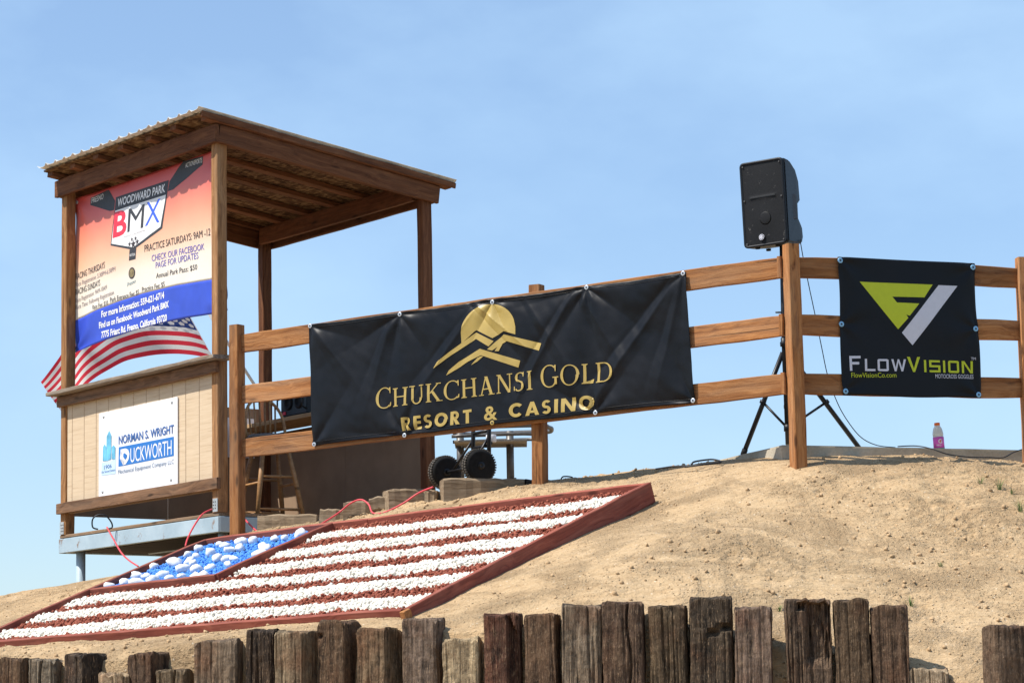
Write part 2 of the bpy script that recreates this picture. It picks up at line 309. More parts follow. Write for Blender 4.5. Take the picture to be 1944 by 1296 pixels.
FLOW_F = [(0.472, 4.561), (1.018, 4.564), (0.951, 4.475), (0.711, 4.471), (0.743, 4.433), (0.909, 4.432), (0.833, 4.347), (0.808, 4.354), (0.822, 4.332), (0.744, 4.254)]
FLOW_SLASH = [(1.062, 4.562), (1.204, 4.562), (0.849, 4.151), (0.772, 4.232)]
FLOW_NAME = [('F', (0.378, 3.967), (0.464, 3.97), 0.098, 'signgrey', 0, 0), ('LOW', (0.489, 3.969), (0.798, 3.975), 0.08, 'signgrey', 0, 0), ('V', (0.804, 3.972), (0.904, 3.974), 0.1, 'lime', 0, 0), ('ISION', (0.929, 3.974), (1.305, 3.977), 0.081, 'lime', 0, 0)]
FLOW_TEXT = [('FlowVisionCo.com', (0.386, 3.923), (0.719, 3.933), 0.031, 'lime', 0, 0), ('MOTOCROSS GOGGLES', (1.011, 3.936), (1.303, 3.941), 0.027, 'signgrey', 0, 0), ('TM', (1.287, 4.066), (1.322, 4.066), 0.018, 'signgrey', 0, 0)]
FLAG_B = [(-2.642, 24.8, 5.002), (-2.772, 24.8, 5.042), (-2.936, 24.8, 5.059), (-3.095, 24.8, 5.057), (-3.25, 24.8, 5.046), (-3.465, 24.8, 5.017), (-3.629, 24.8, 4.935), (-3.745, 24.8, 4.833), (-3.848, 24.8, 4.703), (-3.987, 24.8, 4.551)]
FLAG_T = [(-2.959, 24.8, 5.581), (-3.1, 24.8, 5.617), (-3.264, 24.8, 5.62), (-3.428, 24.8, 5.594), (-3.593, 24.8, 5.536), (-3.733, 24.8, 5.457), (-3.859, 24.8, 5.351), (-3.967, 24.8, 5.206), (-4.06, 24.8, 5.037), (-4.18, 24.8, 4.832)]
POLE = [(-2.222, 24.75, 4.667), (-3.037, 24.75, 5.978)]
P_SPK_TL = (1.548, 18.9, 5.481)
P_SPK_TR = (1.861, 18.66, 5.487)
P_SPK_BR = (1.912, 18.66, 4.88)
P_SPK_BL = (1.581, 18.9, 4.878)
P_FOOT_L = (1.563, 19.15, 3.514)
P_FOOT_R = (2.407, 19.3, 3.579)
P_FOOT_C = (1.768, 18.6, 3.525)
P_HUB = (1.853, 19.0, 4.239)
P_POLE_T = (1.825, 18.9, 4.895)
P_SLAB = (1.761, 18.45, 3.502)
P_BOTTLE = (2.887, 19.05, 3.53)
P_SLAB_R = (3.452, 19.0, 3.496)
P_WH1 = (-0.258, 20.6, 3.609)
P_WH2 = (-0.518, 21.0, 3.602)
P_STOOL = (-1.866, 21.3, 3.343)
STEP_A = ((-1.88, 20.5, 3.275), (-1.445, 20.42, 3.265))
STEP_B = ((-1.413, 20.24, 3.291), (-1.234, 20.22, 3.275))
STEP_C = ((-1.232, 20.14, 3.333), (-1.037, 20.1, 3.329))
STEP_D = ((-1.037, 20.02, 3.341), (-0.904, 20.0, 3.356))
STEP_E = ((-0.892, 19.9, 3.388), (-0.644, 19.98, 3.395))
STEP_F = ((-0.637, 19.76, 3.367), (-0.552, 19.74, 3.364))
STEP_G = ((-0.496, 19.62, 3.437), (0.071, 19.72, 3.432))
STEP_H = ((0.086, 19.72, 3.428), (0.723, 19.95, 3.438))
CORD_A = [(-1.405, 19.85, 3.125), (-1.272, 20.1, 3.236), (-1.177, 20.1, 3.309), (-1.098, 20.05, 3.33), (-1.039, 19.98, 3.289), (-1.006, 19.9, 3.222), (-0.921, 19.85, 3.22), (-0.788, 19.8, 3.277), (-0.676, 19.8, 3.349), (-0.573, 19.72, 3.381)]
CORD_B = [(-3.192, 22.0, 3.32), (-3.128, 21.9, 3.222), (-3.024, 21.6, 3.093), (-2.936, 21.4, 3.018), (-2.841, 21.2, 2.96)]
CORD_C = [(-2.259, 20.95, 3.357), (-2.309, 20.8, 3.311), (-2.345, 20.6, 3.218), (-2.378, 20.45, 3.112), (-2.385, 20.35, 3.044)]
CORD_D = [(-2.019, 20.9, 3.286), (-1.961, 20.7, 3.227), (-1.913, 20.6, 3.18), (-1.873, 20.5, 3.145)]
LOOP = [(-3.291, 22.2, 3.321), (-3.333, 22.2, 3.338), (-3.333, 22.2, 3.401), (-3.292, 22.2, 3.433), (-3.233, 22.2, 3.428), (-3.188, 22.2, 3.377), (-3.179, 22.2, 3.335), (-3.208, 22.2, 3.323)]
CABLE_S = [(1.968, 18.85, 4.938), (1.996, 18.95, 4.828), (2.032, 19.0, 4.653), (2.076, 19.05, 4.442), (2.118, 19.1, 4.23), (2.154, 19.1, 4.029), (2.219, 19.15, 3.853), (2.286, 19.15, 3.725), (2.372, 19.15, 3.615), (2.478, 19.15, 3.559), (2.603, 19.15, 3.542)]
CABLE_K = [(2.577, 18.85, 3.518), (2.702, 18.83, 3.517), (2.795, 18.75, 3.486), (2.894, 18.72, 3.446), (3.044, 18.78, 3.431), (3.196, 18.85, 3.432), (3.293, 18.9, 3.435), (3.384, 19.0, 3.48), (3.492, 19.1, 3.517)]
CABLE_L = [(0.944, 18.75, 3.386), (1.062, 18.65, 3.392), (1.164, 18.6, 3.389), (1.186, 18.6, 3.413), (1.256, 18.65, 3.43), (1.326, 18.65, 3.433), (1.367, 18.6, 3.409), (1.231, 18.55, 3.389), (1.129, 18.6, 3.382)]
CABLE_M = [(0.327, 19.75, 3.423), (0.345, 19.75, 3.441), (0.401, 19.75, 3.436), (0.436, 19.7, 3.405), (0.527, 19.65, 3.392), (0.64, 19.7, 3.427), (0.697, 19.75, 3.435)]
TUFTS = [(2.965, 17.9, 3.105), (3.067, 17.8, 3.055), (3.137, 17.75, 3.033), (3.122, 17.4, 2.889), (2.22, 15.95, 2.371), (1.462, 15.75, 2.308), (2.479, 16.5, 2.585)]

MAT = {}
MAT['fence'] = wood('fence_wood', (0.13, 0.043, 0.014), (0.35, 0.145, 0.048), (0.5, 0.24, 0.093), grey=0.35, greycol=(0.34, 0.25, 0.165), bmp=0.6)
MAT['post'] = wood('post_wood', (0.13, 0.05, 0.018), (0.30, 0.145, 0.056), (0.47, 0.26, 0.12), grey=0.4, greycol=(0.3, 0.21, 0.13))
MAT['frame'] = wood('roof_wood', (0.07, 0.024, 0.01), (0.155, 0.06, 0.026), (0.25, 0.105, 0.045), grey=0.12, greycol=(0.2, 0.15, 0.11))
MAT['sill'] = wood('weathered_sill', (0.09, 0.065, 0.045), (0.19, 0.145, 0.105), (0.32, 0.26, 0.2), grey=0.4, greycol=(0.3, 0.27, 0.23))
MAT['skirt'] = wood('skirt_wood', (0.08, 0.04, 0.022), (0.2, 0.105, 0.055), (0.33, 0.18, 0.1), grey=0.35, greycol=(0.24, 0.18, 0.13))
MAT['deckwood'] = wood('deck_wood', (0.12, 0.075, 0.04), (0.22, 0.14, 0.085), (0.32, 0.22, 0.14), grey=0.4)
MAT['shelf'] = wood('shelf_wood', (0.3, 0.17, 0.08), (0.46, 0.29, 0.15), (0.58, 0.4, 0.22))
MAT['stool'] = wood('stool_wood', (0.25, 0.12, 0.045), (0.38, 0.2, 0.08), (0.5, 0.29, 0.13), rough=0.5, spec=0.4, bmp=0.1)
MAT['redframe'] = wood('red_stained_board', (0.16, 0.04, 0.028), (0.27, 0.075, 0.05), (0.38, 0.13, 0.085), grey=0.22, greycol=(0.33, 0.2, 0.15), bmp=0.2)
MAT['step'] = wood('old_timber', (0.1, 0.065, 0.035), (0.26, 0.185, 0.115), (0.42, 0.32, 0.21), grey=0.4, greycol=(0.36, 0.3, 0.22), bmp=0.6)
MAT['shadedstep'] = wood('shaded_timber', (0.02, 0.016, 0.014), (0.05, 0.04, 0.034), (0.09, 0.07, 0.055), bmp=0.5)  # near-black: shade on the timber behind the fence is put into its colour
MAT['black'] = plain('black_plastic', (0.008, 0.009, 0.012), 0.45, 0.3, 0, 0.2, 60)
MAT['grille'] = plain('grille_black', (0.007, 0.007, 0.0075), 0.6, 0.25, 0, 0.35, 300, 0.4)
MAT['blackmetal'] = plain('black_painted_tube', (0.01, 0.01, 0.012), 0.38, 0.35, 0, 0.2)
MAT['rubber'] = plain('tyre_rubber', (0.014, 0.014, 0.015), 0.8, 0.2, 0, 0.3)
MAT['galv'] = plain('galvanised_metal', (0.5, 0.51, 0.5), 0.45, 0.5, 0.6, 0.2, 40)
MAT['chrome'] = plain('grey_steel_tube', (0.13, 0.125, 0.12), 0.45, 0.4, 0.4, 0.2)
MAT['white'] = plain('white_print', (0.8, 0.8, 0.8), 0.45, 0.4, 0, 0.02)
MAT['ink'] = plain('dark_print', (0.05, 0.04, 0.045), 0.5, 0.3, 0, 0.1)
MAT['char'] = plain('charcoal_print', (0.045, 0.045, 0.05), 0.5, 0.3, 0, 0.1)
MAT['grey'] = plain('grey_print', (0.3, 0.24, 0.24), 0.5, 0.3, 0, 0.05)
MAT['violet'] = plain('violet_print', (0.13, 0.11, 0.42), 0.5, 0.3, 0, 0.05)
MAT['teal'] = plain('teal_print', (0.1, 0.22, 0.28), 0.5, 0.3, 0, 0.05)
MAT['red'] = plain('red_print', (0.68, 0.03, 0.06), 0.45, 0.4, 0, 0.05)
MAT['blue'] = plain('blue_print', (0.035, 0.075, 0.5), 0.4, 0.4, 0, 0.1, 6)
MAT['brightblue'] = plain('bright_blue_print', (0.05, 0.12, 0.68), 0.4, 0.4, 0, 0.05)
MAT['navy'] = plain('navy_print', (0.045, 0.12, 0.34), 0.45, 0.4, 0, 0.05)
MAT['slate'] = plain('slate_print', (0.11, 0.17, 0.27), 0.45, 0.4, 0, 0.05)
MAT['signblue'] = plain('sign_blue', (0.02, 0.16, 0.5), 0.45, 0.4, 0, 0.04)
MAT['paleblue'] = plain('pale_blue_print', (0.5, 0.66, 0.82), 0.45, 0.4, 0, 0.1, 8)
MAT['skyblue'] = plain('tower_blue_print', (0.14, 0.45, 0.66), 0.45, 0.4, 0, 0.35, 9)
MAT['signwhite'] = plain('sign_white', (0.78, 0.79, 0.82), 0.45, 0.4, 0, 0.03, 3)
MAT['gold'] = plain('gold_print', (0.42, 0.295, 0.075), 0.42, 0.5, 0.0, 0.06, 6)
MAT['signgrey'] = plain('pale_grey_print', (0.62, 0.62, 0.68), 0.45, 0.4, 0, 0.03)
MAT['lime'] = plain('lime_print', (0.52, 0.58, 0.015), 0.45, 0.4, 0, 0.03)
MAT['steel'] = None
def banner_black():
    m, t, b = nodes('black_vinyl', 0.4, 0.2)
    n1 = noise(t, coords(t, rnd=False), 3.0, 5, 0.6); n2 = noise(t, coords(t, rnd=False), 60.0, 3)
    t.links.new(ramp(t, n1, [(0.3, (0.005, 0.0055, 0.007)), (0.7, (0.009, 0.0095, 0.012))]), b.inputs['Base Color'])
    t.links.new(math_(t, 'ADD', math_(t, 'MULTIPLY', n1, 0.35), 0.22), b.inputs['Roughness'])
    bump(t, b, math_(t, 'ADD', n1, math_(t, 'MULTIPLY', n2, 0.05)), 0.12, 0.02); return m
MAT['vinyl'] = banner_black()
def steel_paint():
    m, t, b = nodes('pale_blue_steel_paint', 0.55, 0.4)
    n1 = noise(t, coords(t, rnd=False), 9.0, 6, 0.65); n2 = noise(t, coords(t, rnd=False), 2.5, 4, 0.6)
    c = ramp(t, n2, [(0.3, (0.27, 0.36, 0.42)), (0.7, (0.42, 0.52, 0.58))])
    c = mixc(t, ramp(t, n1, [(0.6, (0, 0, 0)), (0.68, (0.85,) * 3)]), c, (0.2, 0.1, 0.045))
    t.links.new(c, b.inputs['Base Color']); bump(t, b, n1, 0.1, 0.003); return m
MAT['steel'] = steel_paint()
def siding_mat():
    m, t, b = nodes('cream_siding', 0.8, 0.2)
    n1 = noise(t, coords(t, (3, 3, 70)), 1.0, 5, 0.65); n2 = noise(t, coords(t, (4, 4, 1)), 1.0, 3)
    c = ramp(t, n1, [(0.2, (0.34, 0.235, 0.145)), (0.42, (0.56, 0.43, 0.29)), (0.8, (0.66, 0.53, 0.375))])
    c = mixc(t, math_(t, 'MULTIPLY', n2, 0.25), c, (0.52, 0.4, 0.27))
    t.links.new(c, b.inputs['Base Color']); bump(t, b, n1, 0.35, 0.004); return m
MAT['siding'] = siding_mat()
def osb_mat():
    m, t, b = nodes('strand_board', 0.85, 0.15)
    vo = t.nodes.new('ShaderNodeTexVoronoi'); vo.inputs['Scale'].default_value = 1.0
    v = coords(t, (16, 40, 10), rnd=False); t.links.new(v, vo.inputs['Vector'])
    vo2 = t.nodes.new('ShaderNodeTexVoronoi'); v2 = coords(t, (42, 14, 10), rnd=False); t.links.new(v2, vo2.inputs['Vector']); vo2.inputs['Scale'].default_value = 1.0
    sp = t.nodes.new('ShaderNodeSeparateColor'); t.links.new(vo.outputs['Color'], sp.inputs[0])
    sp2 = t.nodes.new('ShaderNodeSeparateColor'); t.links.new(vo2.outputs['Color'], sp2.inputs[0])
    f = math_(t, 'ADD', math_(t, 'MULTIPLY', sp.outputs[0], 0.5), math_(t, 'MULTIPLY', sp2.outputs[1], 0.5))
    t.links.new(ramp(t, f, [(0.2, (0.05, 0.021, 0.009)), (0.5, (0.12, 0.062, 0.028)), (0.85, (0.25, 0.155, 0.078))]), b.inputs['Base Color'])
    bump(t, b, f, 0.3, 0.004); return m
MAT['osb'] = osb_mat()
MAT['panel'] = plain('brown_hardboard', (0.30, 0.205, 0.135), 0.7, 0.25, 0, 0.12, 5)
MAT['roofmetal'] = plain('corrugated_roofing', (0.66, 0.64, 0.58), 0.5, 0.4, 0.15, 0.2, 12)
def concrete_mat():
    m, t, b = nodes('concrete', 0.9, 0.2)
    n1 = noise(t, coords(t, rnd=False), 4, 6, 0.6); n2 = noise(t, coords(t, rnd=False), 60, 3)
    t.links.new(ramp(t, math_(t, 'ADD', math_(t, 'MULTIPLY', n1, .7), math_(t, 'MULTIPLY', n2, .3)), [(0.3, (0.3, 0.25, 0.18)), (0.6, (0.5, 0.44, 0.34)), (0.75, (0.6, 0.54, 0.44))]), b.inputs['Base Color'])
    bump(t, b, n2, 0.4, 0.006); return m
MAT['concrete'] = concrete_mat()
def dirt_mat():
    m, t, b = nodes('dry_dirt', 0.95, 0.1)
    v = coords(t, rnd=False); vs_ = coords(t, (1.0, 2.4, 2.4), rnd=False)
    n0 = noise(t, v, 0.55, 4, 0.6); n1 = noise(t, v, 2.1, 5, 0.62, 0.6); n2 = noise(t, vs_, 7, 6, 0.65); n3 = noise(t, v, 42, 5, 0.7); n4 = noise(t, v, 130, 3, 0.6)
    patch = ramp(t, n1, [(0.42, (0, 0, 0)), (0.62, (1, 1, 1))])            # loose, crumbly patches
    f = math_(t, 'ADD', math_(t, 'ADD', math_(t, 'MULTIPLY', n0, 0.25), math_(t, 'MULTIPLY', n2, 0.4)), math_(t, 'MULTIPLY', n3, 0.35))
    c = ramp(t, f, [(0.32, (0.295, 0.183, 0.096)), (0.42, (0.425, 0.285, 0.156)), (0.52, (0.515, 0.362, 0.206)), (0.68, (0.58, 0.425, 0.263))])
    c = mixc(t, math_(t, 'MULTIPLY', patch, 0.28), c, (0.37, 0.25, 0.145))
    vo = t.nodes.new('ShaderNodeTexVoronoi'); vo.inputs['Scale'].default_value = 48.0; t.links.new(v, vo.inputs['Vector'])
    sc = t.nodes.new('ShaderNodeSeparateColor'); t.links.new(vo.outputs['Color'], sc.inputs[0])
    spot = ramp(t, vo.outputs['Distance'], [(0.14, (1, 1, 1)), (0.36, (0, 0, 0))])
    g = math_(t, 'MULTIPLY', spot, ramp(t, math_(t, 'ADD', sc.outputs[0], math_(t, 'MULTIPLY', patch, 0.22)), [(0.82, (0, 0, 0)), (0.88, (1, 1, 1))]))
    c = mixc(t, math_(t, 'MULTIPLY', g, 0.42), c, (0.2, 0.13, 0.075))
    g2 = math_(t, 'MULTIPLY', spot, ramp(t, sc.outputs[1], [(0.93, (0, 0, 0)), (0.96, (1, 1, 1))]))
    c = mixc(t, math_(t, 'MULTIPLY', g2, 0.7), c, (0.78, 0.68, 0.53))
    t.links.new(c, b.inputs['Base Color'])
    grit = math_(t, 'MULTIPLY', math_(t, 'ADD', math_(t, 'MULTIPLY', n3, 0.9), math_(t, 'MULTIPLY', n4, 0.3)), math_(t, 'ADD', math_(t, 'MULTIPLY', patch, 0.7), 0.3))
    h = math_(t, 'ADD', math_(t, 'MULTIPLY', n2, 0.9), math_(t, 'ADD', grit, math_(t, 'MULTIPLY', g, 0.3)))
    bump(t, b, h, 1.0, 0.042); return m
MAT['dirt'] = dirt_mat()
def stone_mat(name, a, b_, c_, rough=0.85, bm=0.3):
    m, t, b = nodes(name, rough, 0.25)
    v = coords(t, rnd=False); n1 = noise(t, v, 45, 4, 0.6); n2 = noise(t, v, 220, 3)
    t.links.new(ramp(t, n1, [(0.3, a), (0.5, b_), (0.72, c_)]), b.inputs['Base Color']); bump(t, b, n2, bm, 0.004); return m
MAT['redrock'] = stone_mat('red_lava_rock', (0.17, 0.042, 0.025), (0.27, 0.075, 0.044), (0.38, 0.125, 0.075))
MAT['whiterock'] = stone_mat('white_pebble', (0.62, 0.57, 0.47), (0.74, 0.70, 0.61), (0.8, 0.77, 0.7))
MAT['bluerock'] = stone_mat('blue_painted_gravel', (0.03, 0.13, 0.46), (0.06, 0.24, 0.68), (0.16, 0.40, 0.8), 0.6)
MAT['bigwhite'] = stone_mat('white_painted_stone', (0.7, 0.7, 0.71), (0.79, 0.79, 0.8), (0.83, 0.83, 0.84), 0.75)
def tie_mat():
    m, t, b = nodes('railway_tie', 0.85, 0.25)
    oi = t.nodes.new('ShaderNodeObjectInfo')
    v = coords(t, (24, 24, 1.4)); n1 = noise(t, v, 1.3, 6, 0.65, 0.8)
    v2 = coords(t, (5, 5, 2.2)); n2 = noise(t, v2, 1.2, 5, 0.6)
    v3 = coords(t, (70, 70, 9)); n3 = noise(t, v3, 1.0, 4, 0.7)
    v4 = coords(t, (1, 1, 1)); n4 = noise(t, v4, 26, 5, 0.7)
    f = math_(t, 'ADD', math_(t, 'ADD', math_(t, 'MULTIPLY', n1, 0.4), math_(t, 'MULTIPLY', n3, 0.25)), math_(t, 'MULTIPLY', n4, 0.35))
    tone = ramp(t, f, [(0.36, (0.08,) * 3), (0.44, (0.36,) * 3), (0.52, (0.78,) * 3), (0.66, (1.75,) * 3)])
    c = mixc(t, 1.0, oi.outputs['Color'], tone, 'MULTIPLY')
    c = mixc(t, ramp(t, n2, [(0.46, (0, 0, 0)), (0.68, (0.3,) * 3)]), c, (0.21, 0.145, 0.095))
    c = mixc(t, ramp(t, n4, [(0.56, (0, 0, 0)), (0.72, (0.75,) * 3)]), c, (0.03, 0.018, 0.012))
    n5 = noise(t, coords(t, (150, 150, 28)), 1.0, 3, 0.7); n6 = noise(t, coords(t, (1, 1, 1)), 5, 4, 0.6)
    c = mixc(t, ramp(t, n5, [(0.56, (0, 0, 0)), (0.68, (0.6,) * 3)]), c, (0.34, 0.265, 0.19))
    c = mixc(t, ramp(t, n6, [(0.5, (0, 0, 0)), (0.7, (0.6,) * 3)]), c, mixc(t, 1.0, c, (0.8, 0.5, 0.38), 'MULTIPLY'))
    wm = mixc(t, 1.0, c, (1.12, 0.97, 0.80), 'MULTIPLY')
    t.links.new(wm, b.inputs['Base Color'])
    h = math_(t, 'ADD', n1, math_(t, 'ADD', math_(t, 'MULTIPLY', n3, 0.6), math_(t, 'ADD', math_(t, 'MULTIPLY', n4, 0.6), math_(t, 'MULTIPLY', n5, 0.3)))); bump(t, b, h, 1.0, 0.02); return m
MAT['tie'] = tie_mat()
MAT['field'] = plain('dry_field', (0.13, 0.115, 0.07), 0.95, 0.1, 0, 0.3, 0.4)
MAT['grass'] = plain('weed_green', (0.12, 0.17, 0.05), 0.7, 0.2, 0, 0.3)
MAT['redcord'] = plain('red_cord', (0.62, 0.06, 0.075), 0.5, 0.4, 0, 0.1)
MAT['greybox'] = plain('pale_block', (0.36, 0.38, 0.4), 0.7, 0.3, 0, 0.12)
MAT['ply'] = wood('grey_plywood', (0.16, 0.13, 0.1), (0.3, 0.26, 0.2), (0.44, 0.4, 0.32))
MAT['cushion'] = plain('grey_cushion', (0.2, 0.19, 0.18), 0.8, 0.2)
MAT['orange'] = plain('orange_cap', (0.85, 0.16, 0.012), 0.4, 0.4, 0, 0.03)
MAT['magenta'] = plain('magenta_label', (0.74, 0.11, 0.5), 0.4, 0.4, 0, 0.06, 60)
MAT['green'] = plain('green_label', (0.03, 0.33, 0.22), 0.4, 0.4, 0, 0.05)
MAT['grommet'] = plain('pale_blue_washer', (0.24, 0.48, 0.7), 0.4, 0.5, 0.2, 0.05)
MAT['eyelet'] = plain('silver_eyelet', (0.6, 0.62, 0.64), 0.35, 0.5, 0.5, 0.1)
def cloth(name, col):
    m, t, b = nodes(name, 0.7, 0.2)
    t.links.new(ramp(t, noise(t, coords(t, rnd=False), 40, 3), [(0.3, tuple(c * 0.93 for c in col)), (0.7, col)]), b.inputs['Base Color'])
    # thin nylon lets light through
    tr = t.nodes.new('ShaderNodeBsdfTranslucent'); tr.inputs['Color'].default_value = (*col, 1)
    ms = t.nodes.new('ShaderNodeMixShader'); ms.inputs[0].default_value = 0.45
    o = t.nodes['Material Output']; t.links.new(b.outputs[0], ms.inputs[1]); t.links.new(tr.outputs[0], ms.inputs[2]); t.links.new(ms.outputs[0], o.inputs['Surface'])
    return m
MAT['clothred'] = cloth('flag_red', (0.66, 0.035, 0.06)); MAT['clothwhite'] = cloth('flag_white', (0.8, 0.78, 0.76)); MAT['clothblue'] = cloth('flag_blue', (0.03, 0.06, 0.22))
def bottle_mat():
    m, t, b = nodes('clear_bottle_plastic', 0.15, 0.5); b.inputs['Base Color'].default_value = (0.86, 0.88, 0.86, 1); b.inputs['Transmission Weight'].default_value = 0.2
    b.inputs['IOR'].default_value = 1.2
    bump(t, b, noise(t, coords(t, rnd=False), 40, 2), 0.1, 0.003); return m
MAT['bottle'] = bottle_mat()
def bmx_print():
    m, t, b = nodes('sunset_vinyl', 0.4, 0.45)
    tcn = t.nodes.new('ShaderNodeTexCoord'); sx = t.nodes.new('ShaderNodeSeparateXYZ'); t.links.new(tcn.outputs['Object'], sx.inputs[0])
    f = math_(t, 'DIVIDE', math_(t, 'SUBTRACT', sx.outputs[2], BO.z + 1.25), 1.4)
    n1 = noise(t, coords(t, rnd=False), 2.2, 4); f2 = math_(t, 'ADD', f, math_(t, 'MULTIPLY', math_(t, 'SUBTRACT', n1, 0.5), 0.06))
    c = ramp(t, f2, [(0.2, (0.76, 0.71, 0.62)), (0.36, (0.77, 0.68, 0.56)), (0.5, (0.76, 0.46, 0.29)), (0.64, (0.74, 0.28, 0.17)), (0.78, (0.67, 0.13, 0.10)), (0.9, (0.54, 0.065, 0.06))])
    t.links.new(c, b.inputs['Base Color']); bump(t, b, n1, 0.1, 0.02); return m
MAT['sunset'] = bmx_print()

# ================================================================== GROUND
P_ = np.array(TERR, float)
bedc = [np.array(q) for q in BED]           # BL BR TR TL (board-top plane corners)
def bedP(s, t): return (bedc[0] * (1 - s) + bedc[1] * s) * (1 - t) + (bedc[3] * (1 - s) + bedc[2] * s) * t
BEDN = np.cross(bedc[1] - bedc[0], bedc[3] - bedc[0]); BEDN /= np.linalg.norm(BEDN)
extra = [bedP(s, t) - BEDN * 0.10 for s in (0.1, 0.37, 0.63, 0.9) for t in (0.15, 0.5, 0.85)] + [bedP(s, 1.0) + np.array([0.0, 0.05, -0.03]) for s in (0.35, 0.65)]
P_ = np.vstack([P_, np.array(extra)])
def tps(r2): return np.where(r2 > 1e-12, 0.5 * r2 * np.log(r2 + 1e-12), 0.0)
nP = len(P_); K = tps(((P_[:, None, :2] - P_[None, :, :2]) ** 2).sum(-1)) + np.eye(nP) * 0.02
Q = np.hstack([np.ones((nP, 1)), P_[:, :2]]); Asys = np.block([[K, Q], [Q.T, np.zeros((3, 3))]])
coef = np.linalg.solve(Asys, np.concatenate([P_[:, 2], np.zeros(3)]))
TIEX = np.array([t[0] for t in TIES]); TIEY = np.array([t[1] for t in TIES])
def tie_line(x): return np.interp(x, TIEX, TIEY)
def ground_np(x, y, detail=True):
    xs, ys = x.ravel(), y.ravel(); z = coef[nP] + coef[nP + 1] * xs + coef[nP + 2] * ys
    for i in range(nP): z = z + coef[i] * tps((xs - P_[i, 0]) ** 2 + (ys - P_[i, 1]) ** 2)
    z = np.minimum(z, 3.52)
    # inside the bed stay under the pebbles
    e1 = bedc[1] - bedc[0]; e2 = bedc[3] - bedc[0]
    Minv = np.linalg.inv(np.array([[e1[0], e2[0]], [e1[1], e2[1]]])); st = Minv @ np.vstack([xs - bedc[0][0], ys - bedc[0][1]])
    inside = (st[0] > 0.0) & (st[0] < 1.0) & (st[1] > 0.0) & (st[1] < 1.0)
    if detail:
        d = 0.075 * fbm(xs * 0.9, ys * 0.9, 3, 3) + 0.05 * fbm(xs * 4, ys * 4, 21, 3) * (0.6 + vnoise(xs * 1.3, ys * 1.3, 5))
        rgh = np.clip(vnoise(xs * 2.2, ys * 2.2, 77) + 0.55, 0, 1)
        cr = np.abs(fbm(xs * 5 + 0.5 * ys, ys * 13, 41, 3)); d -= 0.036 * np.exp(-(cr / 0.02) ** 2) * rgh ** 2
        d += 0.030 * fbm(xs * 13, ys * 15, 51, 4, 2.2, 0.62) * rgh ** 1.5 + 0.012 * np.clip(fbm(xs * 24, ys * 28, 91, 3) - 0.12, 0, 1) * 4 * rgh ** 2
        fade = np.clip(np.minimum.reduce([np.abs(st[0]), np.abs(st[0] - 1), np.abs(st[1]), np.abs(st[1] - 1)]) * 4, 0.35, 1)
        z = z + d * np.where(inside, 0.2, fade)
    pl = bedc[0][2] + st[0] * (bedc[1][2] - bedc[0][2]) + st[1] * (bedc[3][2] - bedc[0][2])
    z = np.where(inside, np.minimum(z, pl - 0.095), z)
    # retained edge behind the timbers, then the mound's flanks
    tl = tie_line(xs) + 0.05; k = np.clip((ys - tl) / 0.10, 0, 1); k = k * k * (3 - 2 * k)
    zf = np.clip(0.9 - (tl - ys) * 0.12, 0.0, 0.9); z = zf * (1 - k) + z * k
    flank = np.clip((np.abs(xs - 0.5) - 6.5) / 6.0, 0, 1); back = np.clip((ys - 27) / 9.0, 0, 1)
    q = np.maximum(flank, back); q = q * q * (3 - 2 * q)
    z = z * (1 - q)
    return z.reshape(x.shape)
def axis(vals): return np.unique(np.concatenate(vals))
gx = axis([np.linspace(-14, -4.6, 24), np.arange(-4.6, 4.4, 0.016), np.linspace(4.4, 15, 26)])
gy = axis([np.linspace(7, 14.9, 16), np.arange(14.9, 20.9, 0.016), np.linspace(20.9, 37, 60)])
X, Y = np.meshgrid(gx, gy)
Zg = ground_np(X, Y)
nx, ny = len(gx), len(gy)
idx = np.arange(nx * ny).reshape(ny, nx)
quads = np.stack([idx[:-1, :-1], idx[:-1, 1:], idx[1:, 1:], idx[1:, :-1]], -1).reshape(-1, 4)
tri = np.concatenate([quads[:, [0, 1, 2]], quads[:, [0, 2, 3]]])
me = mesh_np('mound', np.stack([X.ravel(), Y.ravel(), Zg.ravel()], -1), tri)
mound = tag(link('dirt_mound', me, MAT['dirt'], smooth=True), kind='structure')
def gz(x, y): return float(ground_np(np.array([[x]]), np.array([[y]]))[0, 0])
S = 2500.0
tag(link('ground', mesh_from('ground', [(-S, -S, -0.006), (S, -S, -0.006), (S, S, -0.006), (-S, S, -0.006)], [(0, 1, 2, 3)]), MAT['field']), kind='structure')

# ------------------------------------------------------------------ concrete slab on the crest
sc_ = V(P_SLAB); gl = V((-0.35698, 0.93411, 0))
vs = []
for a, b in ((0, 0), (1, 0), (1, 1), (0, 1)):
    p = sc_ + GU * (a * 4.2) + gl * (b * 2.6); vs.append(p)
top = [V((p.x, p.y, 3.503)) for p in vs]; bot = [V((p.x, p.y, 3.15)) for p in vs]
me = mesh_from('slab', top + bot, [(0, 1, 2, 3), (0, 4, 5, 1), (1, 5, 6, 2), (2, 6, 7, 3), (3, 7, 4, 0), (7, 6, 5, 4)])
bm = bmesh.new(); bm.from_mesh(me); bmesh.ops.bevel(bm, geom=[e for e in bm.edges if all(v.co.z > 3.4 for v in e.verts)], offset=0.012, segments=2, affect='EDGES')
bmesh.ops.subdivide_edges(bm, edges=[e for e in bm.edges if e.calc_length() > 0.5], cuts=20, use_grid_fill=True)
for v in bm.verts: v.co += V((mnoise.noise(v.co * 9), mnoise.noise(v.co * 9 + V((5, 0, 0))), mnoise.noise(v.co * 7))) * 0.004
bmesh.ops.recalc_face_normals(bm, faces=bm.faces); bm.to_mesh(me); bm.free()
tag(link('concrete_platform', me, MAT['concrete']), kind='structure')

